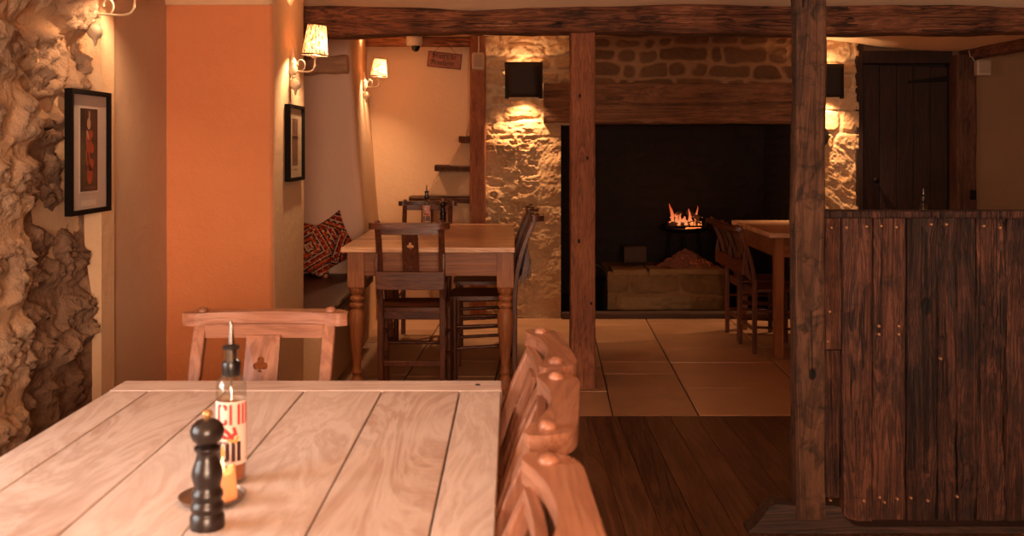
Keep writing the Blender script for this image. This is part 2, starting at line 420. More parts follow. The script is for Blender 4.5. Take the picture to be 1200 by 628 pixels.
# plain run towards the camera with a window opening
mb.box(-1.9, XW-.02, -1.6, .25, 0, 2.1).box(-1.9, XW-.02, 1.55, 1.95, 0, 2.1).box(-1.9, XW-.02, .25, 1.55, 0, .85).box(-1.9, XW-.02, .25, 1.55, 1.75, 2.1)
struct(mb.build('wall_left', M['cream']))
def wavy_wall(name, pts, z0, z1, mat, amp=.008, step=.05, seed=0, batter=None):
    P = []
    for (a, b) in zip(pts, pts[1:]):
        a, b = Vector(a), Vector(b); n = max(1, int((b-a).length/step))
        for i in range(n): P.append(a.lerp(b, i/n))
    P.append(Vector(pts[-1])); nz = max(2, int((z1-z0)/step)); mb = MB()
    for j in range(nz+1):
        z = z0+(z1-z0)*j/nz
        for i, p in enumerate(P):
            t = (P[min(i+1, len(P)-1)]-P[max(0, i-1)]).normalized(); nn = Vector((t.y, -t.x))
            d = amp*(noise.noise(Vector((p.x*2.3+seed, p.y*2.3, z*2.3)))+.35*noise.noise(Vector((p.x*8+seed, p.y*8, z*8))))
            q = p+nn*d
            if batter: q = q+Vector(batter(p, z))
            mb.v.append((q.x, q.y, z))
    w = len(P); mb.f = [(j*w+i, j*w+i+1, (j+1)*w+i+1, (j+1)*w+i) for j in range(nz) for i in range(w-1)]
    return struct(mb.build(name, mat, angle=50))
def arc(cx, cy, r, a0, a1, n=6):
    return [(cx+r*math.cos(math.radians(a0+(a1-a0)*i/n)), cy+r*math.sin(math.radians(a0+(a1-a0)*i/n))) for i in range(n+1)]
wavy_wall('wall_left', [(-1.56, 3.735), (XW+.012, 3.74), (XW+.012, 3.86)], 0, 2.06, M['cream'], .003, .03)
wavy_wall('wall_left', [(XW+.012, 3.86), (XW, 3.875), (XW, 4.49)], 0, 2.06, M['grey_plaster'], .004)
wavy_wall('wall_left', [(XW-.02, 4.485)]+arc(-1.075, 4.515, .03, -90, -30, 4), 0, 1.905, M['orange_plaster'], .007, seed=3)
wavy_wall('wall_left', [(XW-.02, 4.47)]+arc(-1.075, 4.50, .03, -90, -30, 4), 1.905, 2.06, M['cream'], .003, seed=3)
struct(MB().box(-1.53, -1.06, 4.472, 4.52, 1.90, 1.91).build('wall_left', M['cream']))
wavy_wall('wall_left', arc(-1.075, 4.515, .03, -30, 0, 3)+[(-1.045, 5.10)]+arc(-1.075, 5.13, .03, 0, 90, 4)+[(-1.6, 5.16)], 0, 2.06, M['cream'], .006, seed=5)
wavy_wall('wall_left', [(-1.6, 5.1), (-1.6, 6.75)], 0, 2.13, M['grey_plaster'], .004)
def bat(p, z):      # the far jamb leans out towards its foot
    k = max(0, min(1, (p.x+1.5)/.4)); return (k*(.012+.10*max(0., 1.86-z)/1.2*(1 if z > .66 else (1.2/(1.86-z)))), 0)
wavy_wall('wall_left', [(-1.6, 6.72)]+arc(-1.12, 6.76, .05, -90, -40, 4), 0, 2.13, M['mauve_plaster'], .006, seed=8, batter=bat)
wavy_wall('wall_left', arc(-1.12, 6.76, .05, -40, 0, 3)+[(-1.13, 7.9)], 0, 2.13, M['cream'], .006, seed=8, batter=bat)
wavy_wall('wall_back', [(-1.3, 7.9), (.1, 7.9)], 0, 2.13, M['cream'], .008, seed=13)
# room shell behind the camera and to the right
struct(MB().box(-1.9, -.3, -1.75, -1.6, 0, 2.1).box(.9, 3.95, -1.75, -1.6, 0, 2.1).box(-.3, .9, -1.75, -1.6, 0, .85).box(-.3, .9, -1.75, -1.6, 1.75, 2.1).build('wall_front', M['cream']))
struct(MB().box(3.85, 4.0, -1.75, 7.9, 0, 2.1).build('wall_right', M['right_plaster']))
for i, (org, L, rz) in enumerate((((-1.75, .25, .85), 1.3, PI/2), ((-.3, -1.66, .85), 1.2, 0))):  # second window is added, unseen behind the camera, for the fill light
    w = MB()
    for a, b, c, d in ((0, L, 0, .05), (0, L, .85, .9), (0, .05, 0, .9), (L-.05, L, 0, .9), (L/2-.015, L/2+.015, 0, .9), (0, L, .44, .46)):
        w.box(a, b, -.02, .02, c, d)
    o = w.build('window_%d' % (i+1), M['cream_metal'], bevel=.004); o.location = org; o.rotation_euler = (0, 0, rz); struct(o)
    T = NT('window_glass'); g = T.n('ShaderNodeBsdfTransparent', {'Color': (.92, .95, .95, 1)}); T.surf(g.outputs[0])
    p = MB().box(.03, L-.03, -.003, .003, .03, .87).build('pane', T.m, o)

# ------------------------------------------------------------------ back wall: hacked pier, rubble band, right pier
YB = 7.68
def pier_low(U, V):
    st, rn = courses(U, V, (.3, .5), .5, .7, 4, .03, .008)
    q = U+.35*V+.05*fbm(U*7, V*7, 2, 77)
    hack = ridge(q*15, V*26, 3, 21); lump = fbm(U*5, V*7, 3, 31)-.5; fine = fbm(U*60, V*60, 3, 6)-.5
    zone = sstep(.46, .36, U)*(.55+.45*sstep(.35, .75, V))
    patch = sstep(.42, .56, fbm(U*4+3, V*6+1, 2, 55))
    h = .03+(sstep(.3, .75, hack)-.5)*.040*zone*(.35+.65*patch)+lump*.035+fine*.008
    h = h*1.0-(1-st)*.006
    h -= .03*sstep(.03, 0, 1.452-V)*.5
    return h, st*0+1, np.clip(lump+.5, 0, 1)
def band(seed, amp=1., hs=(.06, .13), wmin=.10, wmax=.38):
    def f(U, V):
        st, rn = courses(U, V, hs, wmin, wmax, seed, .034, .012)
        h = (st-.5)*.016+(fbm(U*9, V*14, 3, seed)-.5)*.036*amp+(fbm(U*50, V*70, 3, seed+2)-.5)*.012+.004
        return h, st, rn
    return f
struct(sheet('wall_back', (-.24, YB, 0), (1, 0, 0), (0, 0, 1), (0, -1, 0), .605, 1.452, .0055, pier_low, M['stone_pier']))
struct(sheet('wall_back', (-.24, YB, 1.44), (1, 0, 0), (0, 0, 1), (0, -1, 0), .68, .70, .006, band(17, 1.3, (.07, .13)), M['stone_pier']))
struct(sheet('wall_back', (.43, YB+.01, 1.742), (1, 0, 0), (0, 0, 1), (0, -1, 0), 1.78, .40, .007, band(23, .8), M['stone_band']))
struct(sheet('wall_back', (2.19, YB, 1.56), (1, 0, 0), (0, 0, 1), (0, -1, 0), .405, .56, .006, band(29, 1.2, (.1, .2), .3, .5), M['stone_pier']))
def pier_right(U, V):
    st, rn = courses(U, V, (.14, .22), .5, .7, 9, .01, .012)
    ax = ridge((U*.8+V)*16, (V-U)*5, 2, 61)
    z = V; low = sstep(1.33, 1.25, z)
    h = (st-.5)*.018*(1-low)+(ax-.5)*.028*low+(fbm(U*10, V*10, 3, 2)-.5)*.02+(fbm(U*60, V*60, 2, 6)-.5)*.008
    return h+.005, np.maximum(st, low), rn
struct(sheet('wall_back', (2.19, YB, 0), (1, 0, 0), (0, 0, 1), (0, -1, 0), .405, 1.57, .006, pier_right, M['stone_pier']))
# solid backing, reveals and the smoke-blackened chamber
mb = MB().box(-.24, .355, YB+.03, 9.0, 0, 2.2).box(2.20, 2.59, YB+.03, 9.0, 0, 2.2).box(.35, 2.21, YB+.06, 9.0, 1.56, 2.2)
struct(mb.build('wall_back', M['stone_band']))
mb = MB().box(.35, 2.21, 8.9, 9.0, 0, 1.6).box(.352, .362, YB+.02, 8.95, 0, 1.6).box(2.198, 2.208, YB+.02, 8.95, 0, 1.6).box(.35, 2.21, YB+.12, 8.95, 1.6, 1.61).box(.35, 2.21, YB-.02, 9.0, -.05, .002)
struct(mb.build('wall_fireplace', M['soot']))
struct(sheet('wall_fireplace', (.36, 8.9, 0), (1, 0, 0), (0, 0, 1), (0, -1, 0), 1.84, 1.6, .02, band(37, 1.), M['soot_brick']))
def side(U, V):
    st, rn = courses(U, V, (.075, .085), .2, .24, 3, .004, .01); return (st-.5)*.012+.008, st, rn
struct(sheet('wall_fireplace', (2.195, YB+.02, 0), (0, 1, 0), (0, 0, 1), (-1, 0, 0), 1.2, 1.55, .014, side, M['soot_brick']))
# kerb along the mouth of the fireplace
mb = MB(); rough_beam(mb, (.37, YB-.02, .02), (2.19, YB-.02, .02), .10, .055, .004, 3, 50, 24)
o = mb.build('trim_1', M['kerb'], angle=80, attrs={'stone': [1]*len(mb.v), 'rnd': [.5]*len(mb.v)}); struct(o)
# right hand plaster wall and door
struct(MB().box(3.40, 3.9, YB, YB+.15, 0, 2.1).build('wall_back', M['right_plaster']))
struct(MB().box(2.56, 3.42, YB+.07, YB+.15, 1.93, 2.15).build('wall_back', M['right_plaster']))
struct(MB().box(2.56, 3.42, YB+.10, YB+.16, 0, 1.95).build('wall_back', M['soot']))

d = thing('door_1', 'dark wooden plank door with iron strap hinge at the right of the fireplace', 'door', (2.62, YB+.03, 0)); del d['label'], d['category']; struct(d)
mb = MB()
for i in range(5): mb.box(.02+i*.128, .02+i*.128+.126, 0, .04, 0.01, 1.88+.02*(4-i)/4)
mb.build('door_leaf', M['door_wood'], d, bevel=.004)
MB().hexa([(.36, -.008, 1.755), (.66, -.012, 1.77), (.66, .0, 1.77), (.36, .0, 1.755)], [(.36, -.008, 1.775), (.66, -.012, 1.815), (.66, .0, 1.815), (.36, .0, 1.775)]).build('hinge', M['iron'], d)
MB().hexa([(.36, -.008, .5), (.66, -.012, .49), (.66, .0, .49), (.36, .0, .5)], [(.36, -.008, .52), (.66, -.012, .535), (.66, .0, .535), (.36, .0, .52)]).build('hinge', M['iron'], d)
MB().lathe([(.004, 0), (.012, -.004), (.012, -.02), (.022, -.03), (.024, -.04), (.014, -.048), (.002, -.05)], 16, (.11, 0, 1.03), axis='Y').build('knob', M['iron'], d)
mb = MB(); mb.box(-.045, .012, -.045, .06, 0, 2.07).box(-.045, .68, -.04, .06, 1.905, 2.0).box(.663, .70, -.03, .06, 0, 1.95)
mb.build('door_frame', M['door_wood'], d, bevel=.006)

# ------------------------------------------------------------------ timbers
mb = MB()
def wf(t):
    x = -1.30+t*5.0; top = interp(x, BT); bot = interp(x, [(-1.3, 1.868), (-.9, 1.872), (-.2, 1.892), (.6, 1.890), (1.5, 1.884), (2.6, 1.89), (3.7, 1.895)])
    return ((top+bot)/2-1.95, (top-bot)-.13+.012, .01*math.sin(t*9))
rough_beam(mb, (-1.30, 5.50, 1.95), (3.7, 5.50, 1.95), .20, .13, .009, 2, 220, 40, wf=wf, rc=.16)
tag(mb.build('ceiling_beam', M['oak_beam'], angle=80), 'long dark oak beam crossing the whole room under the ceiling', 'beam')
mb = MB(); rough_beam(mb, (3.42, 5.62, 2.0), (3.40, 7.68, 1.985), .11, .13, .008, 8, 90, 32, wf=lambda t: ((1-t)*-.0, (1-t)*.02-.02*t, .02*math.sin(t*3)))
tag(mb.build('ceiling_joist', M['oak_beam_y'], angle=80), 'short dark timber running back from the long beam to the wall at top right', 'beam')
mb = MB(); rough_beam(mb, (-1.12, 7.80, 2.078), (-.25, 7.80, 2.078), .10, .065, .006, 12, 40, 24)
tag(mb.build('alcove_beam', M['oak_beam'], angle=80), 'thin dark timber over the stair alcove, behind the long beam', 'beam')
mb = MB(); rough_beam(mb, (-1.55, 6.66, 1.80), (-1.065, 6.66, 1.80), .13, .105, .022, 15, 60, 40, rc=.6, wave=.02)
tag(mb.build('niche_lintel', M['log_end'], angle=80), 'rough rounded log end set in the plaster above the seat niche', 'log')
mb = MB(); rough_beam(mb, (.235, YB+.06, 1.605), (2.30, YB+.06, 1.605), .24, .298, .008, 21, 170, 150, rc=.09)
def split(p):
    x, y, z = p; zc = 1.607-.012*math.sin((x-.3)*1.9)+.006*noise.noise(Vector((x*4, 0, 0)))
    d = abs(z-zc); return (x, y+.022*max(0., 1-d/.009), z) if y < YB and x > .42 else p
mb.v = [split(p) for p in mb.v]
tag(mb.build('mantel_beam', M['lintel'], angle=80), 'broad old timber lintel over the black fireplace opening', 'beam')

def post(name, x0, x1, y0, y1, z0, z1, mat, label, seed, amp=.004, n=110, rc=.1, **k):
    mb = MB(); rough_beam(mb, ((x0+x1)/2, (y0+y1)/2, z0), ((x0+x1)/2, (y0+y1)/2, z1), x1-x0, y1-y0, amp, seed, n, 36, up=(0, 1, 0), rc=rc, **k)
    return tag(mb.build(name, mat, angle=80), label, 'post')
post('timber_post', .311, .443, 5.425, 5.555, 0, 1.893, M['post_orange'], 'square orange-brown timber post in the middle holding up the long beam', 31, .003)
post('timber_post', -.312, -.195, 7.57, 7.685, 0, 2.10, M['post_orange'], 'slim timber post between the stair alcove and the lit stone pier', 33, .004)
post('timber_post', 3.285, 3.435, 7.56, 7.70, 0, 1.96, M['post_dark'], 'timber post at the right of the dark door, small white speaker on it', 35, .005)
post('timber_post', .938, 1.036, 3.378, 3.452, .05, 2.03, M['post_grey'], 'weathered knotty upright post in the foreground at the end of the plank partition', 37, .005, 150, wave=.006)

# sole plate of the partition
prof = [(.782, 0), (.782, .010), (.80, .022), (.83, .058), (.85, .088), (.872, .100), (.90, .098), (.925, .094), (1.06, .094), (1.085, .09), (1.105, .05), (1.13, .03), (1.16, .024), (2.2, .024), (2.2, 0)]
o = MB().prism([prof], 3.385, 3.462).build('sole_plate', M['sole'], bevel=.006, smooth=False)
# the post is housed in the plate: cut a pocket by building the plate in front thinner there
tag(o, 'carved dark timber foot on the floor under the weathered post and partition', 'timber')

p = thing('plank_partition', 'low partition of dark reclaimed upright planks beside the weathered post', 'partition', (0, 0, 0))
edges = [966, 987, 1023, 1063, 1098, 1121, 1145, 1180, 1213, 1246, 1290, 1330]
for i, (a, b) in enumerate(zip(edges, edges[1:])):
    X0 = (a-600)*3.44/1200; X1 = (b-600)*3.44/1200
    mb = MB(); dy = random.Random(i).uniform(-.006, .006)
    if i == 0:     # short board: lower piece and upper piece
        rough_beam(mb, ((X0+X1)/2, 3.458, .60), ((X0+X1)/2, 3.458, 1.04), X1-X0-.006, .032, .004, 51, 70, 28, up=(0, 1, 0), rc=.12)
        mb.build('plank', M['plank_dark'], p, angle=80); mb = MB()
        rough_beam(mb, ((X0+X1)/2, 3.462, .10), ((X0+X1)/2, 3.462, .595), X1-X0-.008, .034, .004, 55, 70, 28, up=(0, 1, 0), rc=.12, wave=.005)
    else:
        rough_beam(mb, ((X0+X1)/2, 3.46+dy, .02), ((X0+X1)/2, 3.46+dy, 1.04), X1-X0-.005, .034, .0045 if i < 4 else .009, 60+i*3, 150, 36, up=(0, 1, 0), rc=.12, wave=.004, freq=9 if i < 4 else 14)
    mb.build('plank', M['plank_dark'], p, angle=80)
mb = MB(); rough_beam(mb, (1.04, 3.47, 1.053), (2.1, 3.47, 1.053), .10, .026, .002, 71, 60, 24)
mb.build('cap_rail', M['plank_dark'], p, angle=80)
MB().box(1.045, 2.08, 3.495, 3.52, .9, 1.0).box(1.045, 2.08, 3.495, 3.52, .15, .25).build('back_rail', M['plank_dark'], p, bevel=.004)
M['nail'] = plain('old_nail', srgb(168, 118, 84), .45, .3)
nl = None
for zx, zy in [(180,58),(208,58),(245,56),(272,55),(300,57),(365,52),(393,52),(462,55),(492,58),(177,213),(268,240),(305,240),(268,255),(305,255),(173,268),(382,300)]:
    x = 860+zx/1.577; y = 230+zy/1.577
    q = ((x-600)*3.436/1200, 3.437, CAMZ-(y-172)*3.436/1200)
    if nl is None: nl = MB().lathe([(.0058, .006), (.0055, -.003), (.004, -.0065), (.0008, -.008)], 12, axis='Y').build('nail', M['nail'], p)
    else: o = nl.copy(); C.objects.link(o); nl = o
    nl.location = q
for zx, zy in [(518,316),(585,300),(605,322),(660,308),(718,303),(790,315),(375,315),(915,298)]:
    x = 870+zx/3.636; y = 500+zy/3.636
    o = nl.copy(); C.objects.link(o); o.location = ((x-600)*3.436/1200, 3.437, CAMZ-(y-172)*3.436/1200)
# ------------------------------------------------------------------ furniture woods
M['table_pale'] = wood('pale_table_top', srgb(182, 150, 134), srgb(212, 190, 178), srgb(228, 210, 200), 'Y', 8, .42, .12, plank=('X', .1655, -.773-.1655), stretch=.2, streak=.14, spec=.45, blotch=.3)
M['table_end'] = wood('pale_table_end', srgb(180, 146, 130), srgb(210, 186, 174), srgb(228, 210, 200), 'X', 8, .42, .12, stretch=.14, streak=.16)
M['table_leg'] = wood('pale_table_leg', srgb(130, 80, 54), srgb(180, 126, 92), srgb(206, 156, 120), 'Z', 12, .5, .12)
M['old_top'] = wood('old_table_top', srgb(172, 118, 82), srgb(222, 172, 132), srgb(242, 202, 166), 'X', 12, .3, .2, plank=('Y', .13, 0), blotch=.4, streak=.2)
M['pine'] = wood('old_pine', srgb(104, 56, 30), srgb(152, 92, 54), srgb(180, 118, 74), 'Z', 11, .45, .15, streak=.2)
M['pine_x'] = wood('old_pine_rail', srgb(104, 56, 30), srgb(152, 92, 54), srgb(180, 118, 74), 'X', 11, .45, .15, streak=.2)
M['beech'] = wood('beech', srgb(108, 63, 43), srgb(154, 101, 75), srgb(178, 124, 96), 'Z', 12, .38, .1, streak=.12, blotch=.12)
M['beech_x'] = wood('beech_rail', srgb(108, 63, 43), srgb(154, 101, 75), srgb(178, 124, 96), 'X', 12, .36, .1, streak=.12, blotch=.12)
M['brown'] = wood('brown_chair_wood', srgb(48, 24, 15), srgb(92, 50, 31), srgb(122, 70, 45), 'Z', 12, .38, .12, streak=.14, blotch=.12)
M['brown_x'] = wood('brown_chair_rail', srgb(48, 24, 15), srgb(94, 52, 33), srgb(126, 74, 48), 'X', 12, .36, .12, streak=.14, blotch=.12)
M['leather'] = plain('brown_leather', srgb(66, 38, 26), .42, bumpy=.3, sc=60)

# ------------------------------------------------------------------ chapel chair
def circ(cx, cz, r, a0, a1, n):
    return [(cx+r*math.cos(math.radians(a0+(a1-a0)*i/n)), cz+r*math.sin(math.radians(a0+(a1-a0)*i/n))) for i in range(n+1)]
def trefoil(cx, cz, s):
    L = circ(cx+s*.62, cz-s*.1, s*.5, -110, 100, 8)+circ(cx, cz+s*.75, s*.5, -30, 210, 9)+circ(cx-s*.62, cz-s*.1, s*.5, 80, 290, 8)+[(cx-s*.15, cz-s*.45), (cx-s*.32, cz-s*.95), (cx+s*.32, cz-s*.95), (cx+s*.15, cz-s*.45)]
    return L
def heart(cx, cz, s):
    return [(cx, cz-s), (cx+s*.9, cz+s*.2), (cx+s*.7, cz+s*.8), (cx+s*.3, cz+s*.8), (cx, cz+s*.4), (cx-s*.3, cz+s*.8), (cx-s*.7, cz+s*.8), (cx-s*.9, cz+s*.2)]
def yback(z):     # the back posts are upright to the seat and recline above it
    return -.165-(0 if z < .42 else .60*(z-.42)**2)
def make_chair(label, mz, mx, seat_m, loc, rz, group, H=.875, low_heart=True):
    t = thing('chapel_chair', label, 'chair', loc, rz, group)
    kz = H/.877
    for s in (-1, 1):
        mb = MB(); x = s*.158; zs = [0, .2, .42, .5, .58, .66, .72, .78, .82, .853]
        for a, b in zip(zs, zs[1:]):
            ya, yb = yback(a), yback(b); wa = .034
            pa = [(x-.015, ya-.014, a*kz), (x+.015, ya-.014, a*kz), (x+.015, ya+.014, a*kz), (x-.015, ya+.014, a*kz)]
            pb = [(x-.015, yb-.014, b*kz), (x+.015, yb-.014, b*kz), (x+.015, yb+.014, b*kz), (x-.015, yb+.014, b*kz)]
            mb.hexa(pa, pb)
        # weld the stacked pieces
        o = mb.build('back_post', mz, t, smooth=False)
        me = o.data; bm = bmesh.new(); bm.from_mesh(me); bmesh.ops.remove_doubles(bm, verts=bm.verts, dist=.0005)
        seen = {}; dele = []
        for f in bm.faces:
            k = tuple(sorted(v.index for v in f.verts))
            if k in seen: dele += [f, seen[k]]
            seen[k] = f
        bmesh.ops.delete(bm, geom=list(set(dele)), context='FACES_ONLY'); bm.to_mesh(me); bm.free()
        b = o.modifiers.new('bevel', 'BEVEL'); b.width = .004; b.segments = 2; b.limit_method = 'ANGLE'; b.angle_limit = math.radians(50)
        MB().lathe([(.017, 0), (.0165, .44*kz)], 14, (s*.17, .165, 0)).build('front_leg', mz, t)
        mb = MB(); mb.tube([(s*.158, -.165, .19), (s*.17, .165, .17)], .0095, 10).build('stretcher', mz, t)
        mb = MB(); mb.tube([(s*.158, -.165, .30), (s*.17, .165, .29)], .0095, 10).build('stretcher', mz, t)
        MB().lathe([(.007, -.012), (.012, -.004), (.0140, .003), (.0130, .008), (.008, .0125), (.0012, .0140)], 16, (s*.158, yback(.868)-.002, .873*kz)).build('peg', mx, t)
    MB().tube([(-.17, .165, .22), (.17, .165, .22)], .010, 10).build('stretcher', mz, t)
    MB().bar((-.145, -.165, .175), (.145, -.165, .175), .014, .028, (0, 0, 1)).build('stretcher', mz, t, bevel=.003)
    # cap: a bowed shelf-like crest
    def bow(x): return -.030*(1-(x/.2)**2)
    yc = yback(.868); mb = MB(); N = 24; top = []
    for (i0, w0, z0) in ((0, .0, 0),):
        outer = []; inner = []
        for i in range(N+1):
            x = -.202+.404*i/N; e = abs(x)/.202; cr_ = max(0, (e-.62)/.38)
            outer.append((x, yc-.045+.042*(1-math.sqrt(max(0, 1-cr_*cr_))))); inner.append((x, yc+.034-.034*max(0., 1-(e/.86)**2) if e < .86 else yc+.034-.012*((e-.86)/.14)**2))
        loop = outer+inner[::-1]
    m2 = MB().prism([loop], -.003, .028); m2.v = [(x, z, .847*kz+y) for x, y, z in m2.v]
    m2.build('crest_cap', mx, t, bevel=.007, angle=45, seg=3)
    mb = MB()
    for i in range(12):
        x0 = -.145+.29*i/12; x1 = -.145+.29*(i+1)/12; y0 = yback(.83)+bow(x0)*.4+.010; y1 = yback(.83)+bow(x1)*.4+.010
        mb.hexa([(x0, y0-.007, .815*kz), (x1, y1-.007, .815*kz), (x1, y1+.007, .815*kz), (x0, y0+.007, .815*kz)], [(x0, y0-.007, .848*kz), (x1, y1-.007, .848*kz), (x1, y1+.007, .848*kz), (x0, y0+.007, .848*kz)])
    mb.build('top_rail', mx, t, smooth=False)
    # splat with its pierced trefoil
    zt, zb = .822*kz, .60*kz; hh = zt-zb
    outer = [(-.041, zb), (.041, zb), (.041, zt), (-.041, zt)]
    holes = [trefoil(0, zb+hh*.70, .0160)[::-1]]
    if low_heart: holes.append(heart(0, zb+hh*.22, .011)[::-1])
    def fn(p): return (p[0], p[1]+yback(p[2]/kz)+.004, p[2])
    MB().prism([outer]+holes, -.005, .006, fn).build('splat', mz, t, smooth=False)
    y = yback(.6)
    MB().hexa([(-.145, y-.012, .585*kz), (.145, y-.012, .585*kz), (.145, y+.012, .585*kz), (-.145, y+.012, .585*kz)], [(-.145, y-.016, .625*kz), (.145, y-.016, .625*kz), (.145, y+.008, .625*kz), (-.145, y+.008, .625*kz)]).build('lower_rail', mx, t, bevel=.003)
    # book holder behind the back
    mb = MB()
    for s in (-1, 1):
        x = s*.168; loop = [(yback(.72)-.018, .72*kz), (yback(.62)-.060, .645*kz), (yback(.56)-.058, .55*kz), (yback(.5)-.018, .49*kz)]
        n0 = len(mb.v); m3 = MB().prism([loop], x-.006, x+.006); mb.add([(b, a, c) for a, b, c in m3.v], m3.f)
    yo = yback(.6)-.060
    mb.box(-.172, .172, yo-.008, yo+.006, .545*kz, .632*kz).box(-.162, .162, yo, yback(.54)-.02, .545*kz, .556*kz)
    mb.build('book_holder', mx, t, bevel=.002, smooth=False)
    # saddled seat
    mb = MB(); nx, ny = 16, 14
    for lay in (0, 1):
        for j in range(ny+1):
            for i in range(nx+1):
                u = i/nx*2-1; v = j/ny*2-1; w = .172+.014*(v+1)/2
                cu = u*(1-.04*v*v); cv = v*(1-.06*u*u)
                z = .448*kz if lay else .424*kz
                if lay: z -= .010*(1-u*u)*(1-v*v)+.004*(u**8+v**8)
                mb.v.append((cu*w, .02+cv*.178, z))
    w = nx+1; K = w*(ny+1)
    for j in range(ny):
        for i in range(nx):
            a = j*w+i; mb.f += [(a, a+w, a+w+1, a+1), (K+a, K+a+1, K+a+w+1, K+a+w)]
    rim = [i for i in range(nx+1)]+[(j+1)*w-1+w for j in range(ny)]+[ny*w+i for i in range(nx-1, -1, -1)]+[j*w for j in range(ny-1, 0, -1)]
    for i in range(len(rim)): a, b = rim[i], rim[(i+1) % len(rim)]; mb.f.append((a, b, K+b, K+a))
    mb.build('seat', seat_m, t, angle=50)
    for q in ((-.145, .145, -.150, -.135), (-.155, .155, .158, .172)): MB().box(*q, .385*kz, .424*kz).build('seat_rail', mx, t, bevel=.003)
    return t
G = 'pub chapel chairs'
near = make_chair('pale chair with trefoil-pierced back at the far head of the front table', M['beech'], M['beech_x'], M['beech_x'], (-.70, 2.24, 0), PI, 'chairs at the front table', .875)
# local +Y is where the sitter looks; sitting at the far head looks to the camera: back towards +Y
near.location = (-.606, 2.245, 0)
dup(near, (-.214, 2.07, 0), PI/2+.06, 'farthest of the three pale chairs along the right edge of the front table')
dup(near, (-.222, 1.665, 0), PI/2-.08, 'middle of the three pale chairs along the right edge of the front table')
dup(near, (-.235, 1.155, 0), PI/2+.03, 'nearest of the three pale chairs beside the front table, cut off by the bottom edge')
far = make_chair('brown chair seen from behind, back pierced with trefoil and heart, at turned-leg table', M['brown'], M['brown_x'], M['brown_x'], (-.512, 5.385, 0), 0., 'brown chairs', .905)
dup(far, (-.585, 6.84, 0), PI, 'brown chair at the far end of the turned-leg table, facing the camera')
dup(far, (-.150, 5.80, 0), PI/2, 'nearer of two brown side-on chairs right of the turned-leg table')
dup(far, (-.165, 6.42, 0), PI/2, 'farther of two brown side-on chairs right of the turned-leg table, by the pier')
dup(far, (1.64, 6.49, 0), -PI/2+.06, 'nearer of two dark chairs at the table by the fireplace', (1, .92, .875))
dup(far, (1.64, 6.90, 0), -PI/2+.04, 'farther of two dark chairs at the table by the fireplace', (1, .92, .875))

# ------------------------------------------------------------------ tables
t = thing('dining_table', 'large pale planked table in the foreground holding the candle and pepper mill', 'table', (0, 0, 0), 0)
mb = MB(); xs = [-.86, -.773, -.6075, -.442, -.2765, -.111, -.022]
for a, b in zip(xs, xs[1:]): mb.box(a+.0016, b-.0016, .62, 2.181, .732, .76)
mb.build('tabletop', M['table_pale'], t, bevel=.0018)
mb = MB().box(-.86, -.022, 2.184, 2.277, .732, .7605); mb.build('end_board', M['table_end'], t, bevel=.003)
MB().lathe([(.006, 0), (.0055, .0012), (.001, .0014)], 14, (-.075, 2.235, .7605)).build('screw_plug', M['iron'], t)
for q in ((-.79, -.09, .70, .722), (-.79, -.09, 2.228, 2.25), (-.84, -.818, .73, 2.22), (-.062, -.04, .73, 2.22)): MB().box(*q, .66, .732).build('apron', M['table_leg'], t, bevel=.002)
for x in (-.858, -.094):
    for y in (.67, 2.205):
        MB().hexa([(x+.020, y+.020, 0), (x+.058, y+.020, 0), (x+.058, y+.058, 0), (x+.020, y+.058, 0)], [(x, y, .732), (x+.07, y, .732), (x+.07, y+.07, .732), (x, y+.07, .732)]).build('leg', M['table_leg'], t, bevel=.004)

t = thing('dining_table', 'old pine table with thick turned legs beside the wall bench', 'table', (0, 0, 0), 0)
mb = MB(); ys = [5.29, 5.42, 5.56, 5.72, 5.86, 6.02, 6.18, 6.33, 6.48, 6.64, 6.79, 6.93]
for a, b in zip(ys, ys[1:]): mb.box(-.885, .015, a+.0008, b-.0008, .733, .76)
mb.build('tabletop', M['old_top'], t, bevel=.003)
for q in ((-.845, -.03, 5.35, 5.375), (-.845, -.03, 6.85, 6.875), (-.845, -.82, 5.375, 6.85), (-.055, -.03, 5.375, 6.85)): MB().box(*q, .605, .733).build('apron', M['pine_x'], t, bevel=.002)
prof = [(.026, 0), (.034, .012), (.037, .03), (.035, .055), (.026, .07), (.022, .08), (.027, .09), (.03, .098), (.024, .108), (.021, .125), (.024, .16), (.030, .22), (.037, .29), (.042, .35), (.043, .385), (.039, .415), (.030, .428), (.027, .434), (.037, .44), (.040, .45), (.037, .46), (.028, .465), (.028, .47), (.037, .476), (.039, .485), (.037, .494), (.029, .50), (.029, .506), (.038, .514), (.042, .53), (.043, .54)]
for x in (-.84, -.06):
    for y in (5.385, 6.83):
        mb = MB().lathe(prof, 28, (x+.025-.0, y, 0)).box(x-.02, x+.07, y-.045, y+.045, .545, .733)
        mb.hexa([(x-.005, y-.03, .530), (x+.055, y-.03, .530), (x+.055, y+.03, .530), (x-.005, y+.03, .530)], [(x-.02, y-.045, .546), (x+.07, y-.045, .546), (x+.07, y+.045, .546), (x-.02, y+.045, .546)])
        mb.build('leg', M['pine'], t, bevel=.003)

